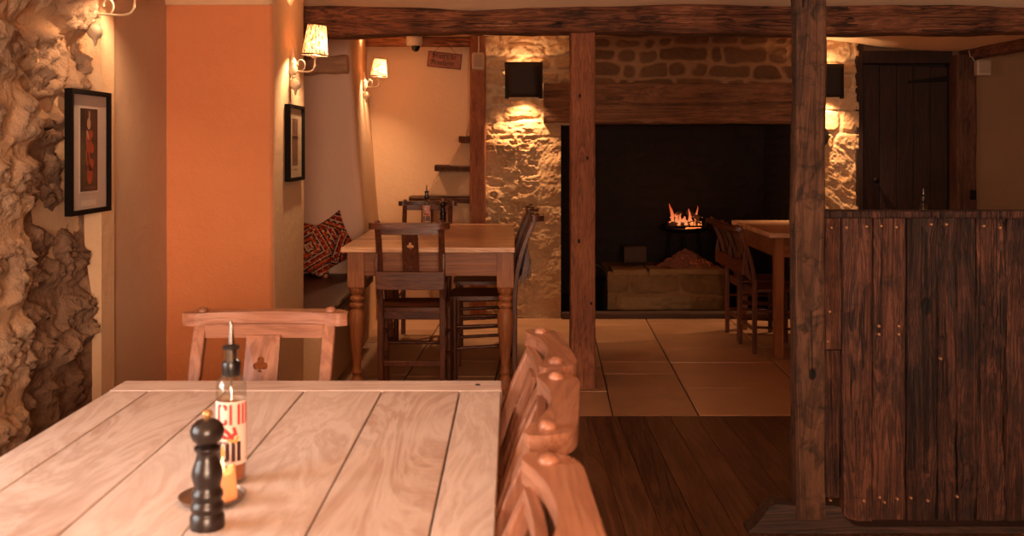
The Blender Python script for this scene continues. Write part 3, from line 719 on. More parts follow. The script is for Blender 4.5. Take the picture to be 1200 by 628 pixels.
t = thing('dining_table', 'dim square-legged table near the fireplace behind the weathered post', 'table', (0, 0, 0), 0)
mb = MB()
for i in range(7): mb.box(1.555, 2.72, 6.17+i*.155+.0008, 6.17+(i+1)*.155-.0008, .73, .76)
mb.build('tabletop', M['old_top'], t, bevel=.003)
for q in ((1.60, 2.68, 6.21, 6.235), (1.60, 2.68, 7.18, 7.205), (1.60, 1.625, 6.235, 7.18), (2.655, 2.68, 6.235, 7.18)): MB().box(*q, .61, .73).build('apron', M['pine_x'], t, bevel=.002)
for x in (1.59, 2.63):
    for y in (6.20, 7.155): MB().hexa([(x+.004, y+.004, 0), (x+.056, y+.004, 0), (x+.056, y+.056, 0), (x+.004, y+.056, 0)], [(x, y, .73), (x+.06, y, .73), (x+.06, y+.06, .73), (x, y+.06, .73)]).build('leg', M['pine'], t, bevel=.003)

# ------------------------------------------------------------------ bench and cushions
t = thing('wall_bench', 'built-in bench with dark brown leather seat in the wall niche', 'bench', (0, 0, 0))
mb = MB(); rough_beam(mb, (-1.24, 5.19, .425), (-1.24, 6.70, .425), .66, .055, .004, 91, 60, 40, rc=.08, freq=3)
mb.build('seat_pad', M['leather'], t, angle=80)
MB().box(-1.57, -.955, 5.20, 6.69, 0, .398).build('base', M['cream'], t, bevel=.01)
T = NT('kilim')
v = T.obj(); X, Y, Z = T.sep(v)[0], T.sep(v)[1], T.sep(v)[2]
def q(s, n): return T.math('DIVIDE', T.math('FLOOR', T.math('MULTIPLY', s, n)), n)
ax = T.math('ABSOLUTE', q(X, 130.)); az = T.math('ABSOLUTE', q(Z, 130.))
dd = T.math('ADD', ax, az); big = T.math('FRACT', T.math('MULTIPLY', dd, 8.5))
red, dk, cr, orr, teal = srgb(168, 50, 34), srgb(58, 24, 26), srgb(220, 176, 136), srgb(206, 98, 48), srgb(48, 58, 62)
c1 = T.ramp(big, [(0, red), (.18, cr), (.26, dk), (.42, orr), (.52, red), (.66, teal), (.8, cr), (.86, red), (.93, dk)], 'CONSTANT')
sx = T.math('FRACT', T.math('MULTIPLY', ax, 34.)); sz = T.math('FRACT', T.math('MULTIPLY', az, 34.))
sm = T.math('GREATER_THAN', T.math('ADD', T.math('ABSOLUTE', T.math('SUBTRACT', sx, .5)), T.math('ABSOLUTE', T.math('SUBTRACT', sz, .5))), .62)
c2 = T.ramp(T.noise(v, 22, 1, .5), [(0, cr), (.45, teal), (.52, orr), (.6, cr)], 'CONSTANT')
col = T.mix(T.math('MULTIPLY', sm, .75), c1, c2)
T.principled(col, .9, T.bump(T.noise(v, 260, 2), .5, .003), **{'Specular IOR Level': .1})
M['kilim'] = T.m
def cushion(label, loc, rot, s=.34):
    mb = MB(); n = 26
    for sgn in (-1, 1):
        for j in range(n+1):
            for i in range(n+1):
                u = i/n*2-1; v = j/n*2-1
                th = (max(0, 1-abs(u)**2.4)*max(0, 1-abs(v)**2.4))**.55
                k = 1-.13*(1-v*v)*abs(u)**3; l = 1-.13*(1-u*u)*abs(v)**3
                mb.v.append((u*k*s/2, sgn*(.060*th+.001)+.006*noise.noise(Vector((u*2, v*2, sgn)))*th, v*l*s/2))
    w = n+1; K = w*w
    for j in range(n):
        for i in range(n):
            a = j*w+i; mb.f += [(a, a+1, a+w+1, a+w), (K+a, K+a+w, K+a+w+1, K+a+1)]
    rim = list(range(n+1))+[(j+1)*w+n for j in range(n)]+[n*w+i for i in range(n-1, -1, -1)]+[j*w for j in range(n-1, 0, -1)]
    for i in range(len(rim)): a, b = rim[i], rim[(i+1) % len(rim)]; mb.f.append((b, a, K+a, K+b))
    o = mb.build('cushion', M['kilim'], angle=80); o.location = loc; o.rotation_euler = rot
    return tag(o, label, 'cushion', 'kilim cushions on the bench')
cushion('front diamond-patterned kilim cushion on the bench, nearest the pillar', (-1.29, 6.50, .635), (math.radians(-12), math.radians(14), math.radians(4)), .345)
cushion('rear red kilim cushion tucked behind the diamond-patterned one on the bench', (-1.19, 6.63, .650), (math.radians(-10), math.radians(-28), math.radians(0)), .33)

# ------------------------------------------------------------------ lettering by strokes (nib pen)
def hull(pts):
    pts = sorted(set((round(x, 6), round(y, 6)) for x, y in pts)); 
    def half(P):
        h = []
        for p in P:
            while len(h) > 1 and (h[-1][0]-h[-2][0])*(p[1]-h[-2][1])-(h[-1][1]-h[-2][1])*(p[0]-h[-2][0]) <= 0: h.pop()
            h.append(p)
        return h
    a = half(pts); b = half(pts[::-1]); return a[:-1]+b[:-1]
def strokes(mb, lines, nib, off, sc, y0, y1, step=None, fn=None):
    for L in lines:
        for (a, b) in zip(L, L[1:]):
            n = 1 if not step else max(1, int(math.hypot(b[0]-a[0], b[1]-a[1])/step))
            for i in range(n):
                p = [a[k]+(b[k]-a[k])*i/n for k in (0, 1)]; r = [a[k]+(b[k]-a[k])*(i+1)/n for k in (0, 1)]
                H = hull([(off[0]+sc[0]*(c[0]+d[0]), off[1]+sc[1]*(c[1]+d[1])) for c in (p, r) for d in nib])
                if len(H) > 2: mb.prism([H], y0, y1, fn)
# blackletter-like glyphs on a 0..1 x-height grid (ascender 1.5), with width
BL = {
 'S': ([[(.85, 1.25), (.55, 1.45), (.15, 1.2), (.2, .9), (.75, .65), (.8, .25), (.45, 0), (.05, .2)], [(.45, 1.4), (.45, .1)], [(.0, .85), (.95, .72)]], 1.05),
 't': ([[(.22, 1.3), (.22, .15), (.42, 0), (.6, .15)], [(0, .95), (.55, .95)]], .68),
 'a': ([[(.1, .85), (.35, 1.), (.6, .85), (.6, .15), (.75, 0)], [(.6, .55), (.2, .45), (.08, .2), (.3, 0), (.6, .2)]], .86),
 'i': ([[(.05, .85), (.2, 1.), (.2, .15), (.36, 0)], [(.2, 1.35), (.27, 1.42)]], .46),
 'r': ([[(.05, .85), (.2, 1.), (.2, .15), (.34, 0)], [(.2, .8), (.48, 1.), (.62, .85)]], .66),
 's': ([[(.62, .85), (.38, 1.), (.12, .8), (.2, .58), (.55, .42), (.6, .2), (.35, 0), (.05, .15)]], .76),
 'o': ([[(.35, 1.), (.1, .8), (.1, .2), (.35, 0), (.62, .2), (.62, .8), (.35, 1.)]], .80),
 'N': ([[(.0, 1.15), (.25, 1.4), (.3, .9), (.25, .1), (.05, 0)], [(.3, 1.2), (.7, 1.45), (1., 1.2), (1., .2), (1.15, 0)], [(.6, 1.35), (.62, .3), (.5, .1)]], 1.28),
 'w': ([[(.05, .85), (.18, 1.), (.18, .15), (.38, 0), (.56, .2), (.56, .95)], [(.56, .2), (.75, 0), (.98, .2), (.98, .8), (.85, 1.)]], 1.14),
 'h': ([[(.2, 1.5), (.2, .1), (.3, 0)], [(.2, .8), (.48, 1.), (.66, .8), (.66, .2), (.5, -.1)]], .84),
 'e': ([[(.2, .5), (.58, .62), (.58, .85), (.36, 1.), (.12, .8), (.12, .2), (.36, 0), (.62, .15)]], .76),
 ' ': ([], .5)}
s = thing('hanging_sign', 'small wooden sign reading Stairs to Nowhere hung askew by string', 'sign', (-.507, 7.70, 1.93))
s.rotation_euler = (0, math.radians(6), 0)
brd = MB().prism([[(-.127, -.058), (.127, -.058), (.127, .058), (-.127, .058)]], -.006, .006).build('board', wood('sign_wood', srgb(96, 54, 36), srgb(134, 80, 56), srgb(152, 94, 66), 'X', 14, .6, .2), s, bevel=.0015, smooth=False)
M['sign_ink'] = plain('sign_ink', srgb(48, 24, 18), .7)
mb = MB(); nib = [(-.085, -.055), (-.065, -.075), (.085, .055), (.065, .075)]
for txt, x0, z0 in (('Stairs to', -.098, .012), ('Nowhere', -.103, -.038)):
    x = x0
    for ch in txt:
        g, w = BL[ch]; strokes(mb, g, nib, (x, z0), (.0285, .0260), -.0085, -.006); x += w*.0285
mb.build('lettering', M['sign_ink'], s, smooth=False)
MB().prism([[(-.127, -.058), (.127, -.058), (.127, .058), (-.127, .058)], [(-.122, -.053), (-.122, .053), (.122, .053), (.122, -.053)]], -.0078, -.006).build('border', M['sign_ink'], s, smooth=False)
MB().tube([(-.088, 0, .052), (-.036, .01, .112)], .0016, 6).tube([(.088, 0, .052), (.012, .01, .118)], .0016, 6).build('string', plain('string', srgb(90, 60, 42), .9), s)

# ------------------------------------------------------------------ pictures
M['frame_black'] = plain('black_frame', srgb(20, 13, 10), .8, **{'Specular IOR Level': .15})
M['mat_board'] = plain('mat_board', srgb(206, 190, 180), .7)
def picture(label, x, y, zc, w, h, kind):
    t = thing('framed_picture', label, 'picture', (x, y, zc), PI/2, 'framed pictures on the left wall')
    f = .016; o = [(-w/2, -h/2), (w/2, -h/2), (w/2, h/2), (-w/2, h/2)]; i = [(-w/2+f, -h/2+f), (-w/2+f, h/2-f), (w/2-f, h/2-f), (w/2-f, -h/2+f)]
    MB().prism([o, i], -.026, 0).build('frame', M['frame_black'], t, bevel=.0015, smooth=False)
    mt = M['mat_board'] if kind == 0 else plain('cream_mat', srgb(214, 190, 156), .7)
    MB().box(-w/2+f, w/2-f, -.012, -.004, -h/2+f, h/2-f).build('mat_board', mt, t)
    if kind == 0:
        a, b, c, d = -.072, .072, -.135, .150
        MB().box(a-.007, b+.007, -.0128, -.012, c-.007, d+.007).build('mount_line', plain('pale_line', srgb(226, 212, 202), .7), t)
        pr = MB().box(a, b, -.0136, -.0128, c, d).build('print', plain('dark_print', srgb(34, 22, 22), .6), t)
        rd = plain('print_red', srgb(176, 62, 36), .6, var=.5, sc=60); pl = plain('print_pale', srgb(190, 150, 124), .6)
        def ell(cx, cz, rx, rz, r=0, n=20): return [(cx+rx*math.cos(2*PI*k/n)*math.cos(r)-rz*math.sin(2*PI*k/n)*math.sin(r), cz+rx*math.cos(2*PI*k/n)*math.sin(r)+rz*math.sin(2*PI*k/n)*math.cos(r)) for k in range(n)]
        mb = MB(); y0, y1 = -.0144, -.0136
        mb.prism([ell(0, .055, .030, .018, .4)], y0, y1).prism([ell(.006, .02, .034, .02, -.5)], y0, y1).prism([ell(-.012, -.02, .016, .034, .2), ell(-.012, -.02, .008, .022, .2)[::-1]], y0, y1)
        mb.prism([ell(.012, -.045, .026, .02, .6)], y0, y1).prism([ell(.004, -.078, .022, .034)], y0, y1)
        mb.build('figure_shape', rd, pr, smooth=False)
        MB().prism([ell(-.004, .098, .014, .020)], y0, y1).prism([ell(.0, .128, .005, .014)], y0, y1).prism([ell(-.014, .058, .006, .02, .5)], y0-.0004, y1).build('figure_shape', pl, pr, smooth=False)
        lt = MB()
        for k in range(7): lt.box(-.046+k*.014, -.037+k*.014, y0, y1, -.128, -.119)
        lt.build('print_bar', plain('print_bar', srgb(70, 52, 48), .6), pr, smooth=False)
        MB().box(-.062, .062, -.0126, -.012, -.186, -.166).build('caption_slip', plain('caption_slip', srgb(228, 212, 198), .6), t)
    else:
        pr = MB().box(-.062, .062, -.0128, -.012, -.105, .115).build('print', plain('sepia_print', srgb(150, 110, 84), .7, var=.4, sc=24), t)
        mb = MB()
        for k in range(4): mb.box(-.050+k*.027, -.036+k*.027, -.0134, -.0128, -.09, .02)
        for k in range(3): mb.box(-.045+k*.034, -.025+k*.034, -.0134, -.0128, .04, .10)
        mb.build('print_figure', plain('sepia_figure', srgb(116, 80, 62), .7), pr, smooth=False)
        MB().box(-.062, .062, -.0136, -.0128, .018, .034).build('print_band', plain('sepia_dark', srgb(70, 46, 38), .7), pr, smooth=False)
        MB().box(-.05, .05, -.0126, -.012, -.128, -.122).build('caption_slip', plain('caption_slip', srgb(190, 160, 130), .6), t)
    g = NT('picture_glass'); gl = g.n('ShaderNodeBsdfGlossy', {'Roughness': .05, 'Color': (1, 1, 1, 1)}); tr = g.n('ShaderNodeBsdfTransparent'); lw = g.n('ShaderNodeLayerWeight', {'Blend': .15})
    g.surf(g.n('ShaderNodeMixShader', {0: g.math('MULTIPLY', lw.outputs['Facing'], .18), 1: tr.outputs[0], 2: gl.outputs[0]}).outputs[0])
    MB().box(-w/2+f, w/2-f, -.0175, -.0165, -h/2+f, h/2-f).build('glass', g.m, t)
    return t
picture('black-framed picture of an abstract red figure on the rough stone wall', XW+.035, 3.545, 1.262, .335, .425, 0)
picture('narrow black-framed sepia print on the plaster pillar under the sconce', -1.043, 4.865, 1.298, .335, .358, 1)

# ------------------------------------------------------------------ wall sconces
T = NT('pleated_shade'); v = T.obj(); s3 = T.sep(v)
ang = T.math('ARCTAN2', s3[1], s3[0]); cv = T.n('ShaderNodeCombineXYZ', {0: T.math('MULTIPLY', ang, 9.), 1: T.math('MULTIPLY', s3[2], 34.)}).outputs[0]
nz = T.noise(cv, 1., 3, .6, .6); st = T.noise(T.map(cv, (2.6, .12, 1)), 1, 2, .5)
col = T.ramp(T.math('ADD', T.math('MULTIPLY', nz, .6), T.math('MULTIPLY', st, .4)), [(.43, srgb(60, 34, 24)), (.49, srgb(140, 96, 66)), (.54, srgb(222, 196, 168))])
a = T.n('ShaderNodeBsdfTranslucent', {'Color': col}); b = T.n('ShaderNodeBsdfDiffuse', {'Color': col})
e = T.n('ShaderNodeEmission', {'Color': T.mix(.6, col, srgb(255, 190, 120), 'MULTIPLY'), 'Strength': .2})
mx = T.n('ShaderNodeMixShader', {0: .35, 1: a.outputs[0], 2: b.outputs[0]}); ad = T.n('ShaderNodeAddShader', {0: mx.outputs[0], 1: e.outputs[0]}); T.surf(T.n('ShaderNodeMixShader', {0: .12, 1: ad.outputs[0], 2: T.n('ShaderNodeBsdfTransparent', {'Color': (1, .8, .6, 1)}).outputs[0]}).outputs[0])
M['shade'] = T.m
M['shade_trim'] = plain('shade_trim', srgb(70, 46, 34), .8)
M['bulb'] = emis('bulb_glow', (1, .62, .3, 1), 5.)
WARM = (1., .59, .32)
def sconce(label, x, y, z, reach, shade_h, r0, r1, power, rz=PI/2, zs=.065):
    t = thing('wall_sconce', label, 'wall lamp', (x, y, z), rz, 'cream wall sconces with pleated shades')
    pr = [(.002, .105), (.004, .10), (.005, .075), (.010, .068), (.008, .058), (.012, .05), (.020, .035), (.017, .022), (.022, .012), (.020, -.012), (.012, -.022), (.015, -.03), (.007, -.038)]
    MB().lathe(pr[::-1], 16, (0, -.012, 0)).build('back_stem', M['cream_metal'], t)
    MB().lathe([(.003, .03), (.016, .022), (.026, .008), (.028, -.006), (.022, -.02), (.010, -.028), (.006, -.038), (.005, -.048), (.001, -.054)][::-1], 18, (0, -.024, -.064)).build('ball_drop', M['cream_metal'], t)
    R = reach; P = [(0, -.015, 0), (0, -R*.35, -.004), (0, -R*.75, -.006), (0, -R*.93, .004), (0, -R, .03), (0, -R, zs)]
    cr = []
    for i in range(len(P)-1):
        for k in range(5):
            a, b = Vector(P[i]), Vector(P[i+1]); p0 = Vector(P[max(0, i-1)]); p3 = Vector(P[min(len(P)-1, i+2)]); u = k/5
            cr.append(.5*((2*a)+(b-p0)*u+(2*p0-5*a+4*b-p3)*u*u+(-p0+3*a-3*b+p3)*u**3))
    cr.append(Vector(P[-1]))
    MB().tube(cr, .0042, 10).build('arm', M['cream_metal'], t)
    sc = []
    for k in range(22):
        th = -PI/2+k/21*PI*1.55; rr = .030*(1-.016*k); sc.append((0, -R*.42-rr*math.cos(th)*.75, .026+rr*math.sin(th)))
    MB().tube(sc, .0035, 8, [.0035]*19+[.005, .0055, .004]).build('scroll', M['cream_metal'], t)
    MB().lathe([(.004, -.01), (.018, -.004), (.021, .002), (.021, .006), (.008, .008), (.009, .045)], 16, (0, -R, zs)).build('candle_cup', M['cream_metal'], t)
    sh = bpy.data.objects.new('lamp_shade', None)
    n = 144; mb = MB()
    for j in range(9):
        for k in range(n):
            a = 2*PI*k/n; r = (r0+(r1-r0)*j/8)*(1+.018*math.sin(a*36)); mb.v.append((r*math.cos(a), r*math.sin(a), shade_h*j/8))
    for j in range(8):
        for k in range(n): mb.f.append((j*n+k, j*n+(k+1) % n, (j+1)*n+(k+1) % n, (j+1)*n+k))
    o = mb.build('lamp_shade', M['shade'], t, angle=80); o.location = (0, -R, zs+.008); o.rotation_euler = (math.radians(4), 0, 0)
    s = o.modifiers.new('thick', 'SOLIDIFY'); s.thickness = .001
    tr = MB()
    for r, z in ((r0*1.02, 0), (r1*1.03, shade_h)):
        tr.lathe([(r-.001, z-.003), (r+.002, z-.003), (r+.002, z+.003), (r-.001, z+.003), (r-.001, z-.003)], 48, cap=False)
    tr.build('trim', M['shade_trim'], o)
    MB().lathe([(.006, 0), (.011, .012), (.013, .025), (.009, .042), (.002, .052)], 14, (0, -R, zs+.05)).build('bulb', M['bulb'], t)
    L = bpy.data.lights.new('sconce_light', 'POINT'); L.energy = power; L.color = WARM; L.shadow_soft_size = .026
    lo = bpy.data.objects.new('sconce_light', L); C.objects.link(lo); lo.parent = t; lo.location = (0, -R-.028, zs+.06)
    return t
sconce('cream wall sconce at the top left edge, its shade above the picture', XW-.002, 3.66, 1.757, .165, .145, .062, .045, 24.)
sconce('cream sconce with pleated patterned shade on the plaster pillar', -1.043, 4.82, 1.640, .115, .14, .060, .043, 30.)
sconce('small cream sconce with pleated shade on the wall beside the stairs', -1.075, 7.38, 1.715, .115, .125, .060, .043, 36.)

# ------------------------------------------------------------------ half-round metal wall lights on the chimney wall
def wall_light(label, x, z0, z1, w):
    t = thing('wall_light', label, 'wall lamp', (x, YB-.035, (z0+z1)/2), 0, 'dark metal up-and-down wall lights'); h = (z1-z0)/2
    mb = MB(); N = 14; dep = .115
    def prof(k, zz):
        a = -1+2*k/N; s = 1+.04*zz; X = a*w/2*s; Yv = -dep*(1-abs(a)**6)**.5 if abs(a) < 1 else 0; return (X+zz*-.006, Yv, h*zz)
    for j in range(7):
        for k in range(N+1): mb.v.append(prof(k, -1+2*j/6))
    for j in range(6):
        for k in range(N): mb.f.append((j*(N+1)+k, j*(N+1)+k+1, (j+1)*(N+1)+k+1, (j+1)*(N+1)+k))
    o = mb.build('metal_shade', M['rust'], t, angle=50); s = o.modifiers.new('thick', 'SOLIDIFY'); s.thickness = .003
    MB().box(-w/2-.008, -w/2+.022, -.010, .01, -h-.006, h+.008).box(w/2-.022, w/2+.008, -.010, .01, -h-.006, h+.008).build('flange', M['rust'], t, bevel=.002)
    MB().box(-.03, .03, -.05, .03, -.03, .03).build('lamp_holder', M['iron'], t, bevel=.004)
    for sg, pw in ((-1, 15.), (1, 4.)):
        MB().lathe([(.004, 0), (.014, sg*.012), (.016, sg*.03), (.009, sg*.046), (.001, sg*.05)], 14, (0, -.045, sg*.03)).build('bulb', M['bulb'], t)
        L = bpy.data.lights.new('wall_light_bulb', 'POINT' if sg > 0 else 'SPOT'); L.energy = pw; L.color = (1, .54, .26); L.shadow_soft_size = .012
        if sg < 0: L.energy = 60; L.spot_size = math.radians(112); L.spot_blend = 1.
        lo = bpy.data.objects.new('wall_light_bulb', L); C.objects.link(lo); lo.parent = t; lo.location = (0, -.075 if sg < 0 else -.06, sg*.075)
        if sg < 0: lo.rotation_euler = (math.radians(-4), 0, 0)
    return t
wall_light('dark metal wall light on the pale stone pier left of the fireplace', .088, 1.645, 1.905, .265)
wall_light('dark metal wall light right of the fireplace, half hidden by the weathered post', 2.335, 1.645, 1.89, .265)
# hanger on the right pier
o = MB().lathe([(.0, .0), (.062, 0), (.070, -.012), (.062, -.03), (.02, -.034), (.0, -.034)], 28, (0, 0, 0), cap=False, axis='Y').build('round_wall_ornament', M['iron'])
o.location = (2.300, YB-.02, 1.357); o.scale = (1, 1, 1.15)
tag(o, 'black rounded object on the stone pier below the right wall light', 'ornament')

# ------------------------------------------------------------------ small wall and ceiling fittings
t = thing('dome_camera', 'white security dome camera on the dark alcove beam', 'camera', (-.735, 7.70, 2.085))
MB().lathe([(.058, .03), (.062, .02), (.062, -.03), (.056, -.046), (.03, -.05)][::-1], 32).build('housing', M['white_plastic'], t)
MB().lathe([(.032, -.045), (.032, -.062), (.026, -.08), (.014, -.09), (.001, -.093)][::-1], 24, (.012, -.008, 0)).build('dome', M['black_glass'], t)
M['speaker_case'] = plain('speaker_case', srgb(186, 162, 136), .5)
def wall_speaker(label, x, y, z, w, h, cable):
    t = thing('wall_speaker', label, 'speaker', (x, y, z))
    MB().box(-w/2, w/2, -.07, 0, -h/2, h/2).build('cabinet', M['speaker_case'], t, bevel=.012, seg=3)
    MB().box(-w/2+.012, w/2-.012, -.074, -.068, -h/2+.02, h/2-.012).build('grille', plain('speaker_grille', srgb(168, 142, 118), .8, bumpy=.5, sc=400), t, bevel=.003)
    MB().box(-.012, .012, -.004, .03, -.015, .015).build('bracket', M['white_plastic'], t, bevel=.002)
    MB().tube(cable, .003, 8).build('cable', M['white_plastic'], t)
wall_speaker('small pale grey speaker at the top of the slim post by the pier', -.248, 7.53, 1.905, .088, .125, [(0, .0, .06), (.004, .005, .1), (.002, .01, .19)])
wall_speaker('small white speaker on the post right of the dark door', 3.43, 7.50, 1.855, .105, .115, [(-.045, -.0, .05), (-.06, -.01, .075), (-.07, .01, .09), (-.07, .03, .13)])
t = thing('light_switch', 'small dark switch plate low on the post right of the door', 'switch', (3.40, 7.551, .925))
MB().box(-.022, .022, -.010, .005, -.035, .035).build('plate', M['iron'], t, bevel=.003); MB().box(-.008, .008, -.015, -.009, -.012, .012).build('toggle', M['iron'], t, bevel=.002)

# ------------------------------------------------------------------ stone steps that lead nowhere
t = thing('stair_flight', 'plastered winding steps with worn dark treads rising behind the slim post', 'stairs', (0, 0, 0))
M['tread'] = wood('worn_tread', srgb(60, 38, 26), srgb(104, 68, 46), srgb(140, 98, 68), 'X', 12, .8, .6)
def tread(x0, x1, z, seed, y0=7.60):
    mb = MB(); rough_beam(mb, (x0, 7.79, z-.022), (x1, 7.79, z-.022), .19, .046, .008, seed, 60, 28, wf=lambda t: (-.012*t, 0, -.02*t+.1*(1-t)**3)); mb.build('tread', M['tread'], t, angle=80)
tread(-.765, -.232, .908, 3); tread(-.575, -.232, 1.14, 6); tread(-.395, -.232, 1.362, 9)
M['step_plaster'] = plaster('worn_step_plaster', srgb(196, 166, 134), srgb(170, 138, 108), .5)
for (x0, x1, z0, z1) in ((-.64, -.55, .905, 1.10), (-.475, -.375, 1.13, 1.33), (-.35, -.30, 1.355, 1.56)):
    mb = MB(); mb.hexa([(x0, 7.70, z0), (-.245, 7.70, z0), (-.245, 7.885, z0), (x0, 7.885, z0)], [(x1, 7.76, z1), (-.245, 7.74, z1), (-.245, 7.885, z1), (x1, 7.885, z1)]); mb.build('riser', M['step_plaster'], t, bevel=.02)
MB().hexa([(-.60, 7.72, 0), (-.245, 7.70, 0), (-.245, 7.885, 0), (-.60, 7.885, 0)], [(-.66, 7.74, .88), (-.245, 7.72, .88), (-.245, 7.885, .88), (-.66, 7.885, .88)]).build('base', M['step_plaster'], t, bevel=.02)
# ------------------------------------------------------------------ fireplace contents
YH = 8.04
def hearth(U, V):
    st, rn = courses(U, V, (.14, .19), .3, .6, 14, .03, .012)
    return (st-.5)*.02+(fbm(U*7, V*9, 4, 3)-.5)*.07, st, rn
hs = thing('hearth_block', 'low rough stone block wall raising the fire inside the fireplace', 'hearth', (0, 0, 0))
sheet('stone_face', (.75, YH, 0), (1, 0, 0), (0, 0, 1), (0, -1, 0), .93, .300, .008, hearth, M['stone_hearth'], hs)
m = MB().box(.755, 1.675, YH+.01, 8.80, 0, .290); m.build('core', M['stone_hearth'], hs, attrs={'stone': [1]*8, 'rnd': [.6]*8})
for i, (x0, x1, y0, z) in enumerate(((.79, 1.055, 8.03, .308), (1.075, 1.66, 8.02, .312))):
    mb = MB(); rough_beam(mb, (x0, y0+.13, z-.012), (x1, y0+.13, z-.012), .30, .05, .008, 41+i, 50, 32)
    mb.build('coping_stone', M['stone_hearth'], hs, angle=80, attrs={'stone': [1]*len(mb.v), 'rnd': [.4]*len(mb.v)})
mb = MB(); rough_beam(mb, (.905, 8.34, .405), (1.085, 8.34, .405), .16, .135, .008, 45, 30, 32)
o = mb.build('hearth_brick', M['kerb'], angle=80, attrs={'stone': [1]*len(mb.v), 'rnd': [.9]*len(mb.v)}); tag(o, 'dark squared stone on the hearth left of the ash heap', 'stone')
# ash heap with embers
T = NT('ash_embers'); v = T.obj(); n1 = T.noise(v, 60, 4, .7); n2 = T.noise(v, 16, 3, .6)
hot = T.math('MULTIPLY', T.math('GREATER_THAN', n1, .60), T.math('GREATER_THAN', n2, .52))
p = T.principled(T.mix(n1, srgb(60, 40, 34), srgb(170, 104, 80)), .95, T.bump(n1, .8, .01)); p.inputs['Emission Color'].default_value = (1, .12, .02, 1)
T.t.links.new(T.math('MULTIPLY', hot, .45), p.inputs['Emission Strength'])
mb = MB(); nr, na = 22, 64
for j in range(nr+1):
    r = j/nr
    for k in range(na):
        a = 2*PI*k/na; x = r*math.cos(a)*.235; y = r*math.sin(a)*.16
        mb.v.append((x, y, .115*(1-r)**.8*(1+.2*(r < .5))+.012*noise.noise(Vector((x*30, y*30, 2)))))
for j in range(nr):
    for k in range(na): mb.f.append((j*na+k, j*na+(k+1) % na, (j+1)*na+(k+1) % na, (j+1)*na+k))
o = mb.build('ash_heap', T.m, angle=80); o.location = (1.40, 8.24, .325); tag(o, 'reddish heap of ash and embers on the hearth below the grate', 'ash', kind='stuff')
# raised fire basket
gx, gy, gz = 1.425, 8.46, .60
t = thing('fire_basket', 'black iron dished fire basket holding burning logs', 'fire grate', (gx, gy, gz))
MB().lathe([(.06, -.03), (.14, -.022), (.20, .0), (.215, .016), (.208, .018), (.13, -.008), (.05, -.016)], 36, cap=False).build('dish', M['iron'], t)
for k in range(3):
    a = 2*PI*k/3+.4; MB().tube([(.13*math.cos(a), .10*math.sin(a), -.02), (.17*math.cos(a), .12*math.sin(a), -.29)], .011, 8).build('leg', M['iron'], t)
for k in range(2):
    MB().tube([(-.17, -.10+k*.2, .03), (.17, -.10+k*.2, .03)], .008, 8).build('bar', M['iron'], t)
for k in range(2):
    MB().tube([(-.16+k*.32, -.10, .0), (-.16+k*.32, -.10, .075)], .009, 8).build('upright', M['iron'], t)
T = NT('charred_log'); v = T.obj(); n1 = T.noise(v, 34, 4, .7); n2 = T.noise(v, 12, 2, .5)
p = T.principled(T.mix(n1, srgb(14, 9, 8), srgb(60, 40, 30)), .95, T.bump(n1, .8, .01)); p.inputs['Emission Color'].default_value = (1, .22, .05, 1)
T.t.links.new(T.math('MULTIPLY', T.math('GREATER_THAN', T.math('MULTIPLY', n1, n2), .315), 1.8), p.inputs['Emission Strength'])
M['log'] = T.m
for i, (a, b, r, lab) in enumerate((((-.14, -.05, .035), (.13, -.02, .04), .030, 'charred log lying across the front of the fire basket'), ((-.13, .05, .04), (.12, .07, .035), .034, 'charred log lying across the back of the fire basket'), ((-.10, -.03, .085), (-.02, .10, .12), .024, 'charred log leaning on the left of the fire'), ((.13, -.04, .08), (.04, .08, .135), .026, 'charred log leaning on the right of the fire'))):
    mb = MB(); rough_beam(mb, a, b, r*2, r*2, .008, 51+i, 24, 18, rc=.9); o = mb.build('fire_log', M['log'], angle=80); o.location = (gx, gy, gz); tag(o, lab, 'log', 'burning logs')
# flames
T = NT('flame'); v = T.obj(); z = T.sep(v)[2]
col = T.ramp(T.math('MULTIPLY', z, 7.), [(0., (1, .36, .13, 1)), (.4, (1, .22, .07, 1)), (1., (.7, .08, .02, 1))])
e = T.n('ShaderNodeEmission', {'Color': col, 'Strength': 1.0}); tr = T.n('ShaderNodeBsdfTransparent')
lw = T.n('ShaderNodeLayerWeight', {'Blend': .35}).outputs['Facing']
T.surf(T.n('ShaderNodeMixShader', {0: T.math('MULTIPLY', lw, .9), 1: e.outputs[0], 2: tr.outputs[0]}).outputs[0])
fl = thing('fire', 'orange flames flickering over the logs in the black fireplace', 'fire', (gx, gy, gz+.04))
for i, (x, y, h, r, lean) in enumerate(((-.100, -.03, .175, .020, -.02), (-.072, -.04, .085, .022, .01), (-.02, -.03, .07, .024, .01), (.028, -.03, .135, .015, .014), (.062, -.02, .07, .016, -.01), (.095, -.01, .155, .012, .002), (.11, -.02, .06, .013, .01), (-.035, .02, .09, .016, .01), (-.05, -.05, .05, .02, 0), (.0, -.05, .045, .02, 0))):
    pts = []; rr = []
    for k in range(15):
        u = k/14; pts.append((x+lean*u+.012*math.sin(u*5+i*2)*u, y+.008*math.cos(u*4+i), h*u)); rr.append(max(.0006, r*(.55+.9*u)*(1-u)**.9*1.25))
    MB().tube(pts, r, 12, rr).build('flame', T.m, fl)
L = bpy.data.lights.new('fire_light', 'POINT'); L.energy = 1.6; L.color = (1, .32, .09); L.shadow_soft_size = .06
lo = bpy.data.objects.new('fire_light', L); C.objects.link(lo); lo.location = (gx-.02, gy-.12, gz+.16)
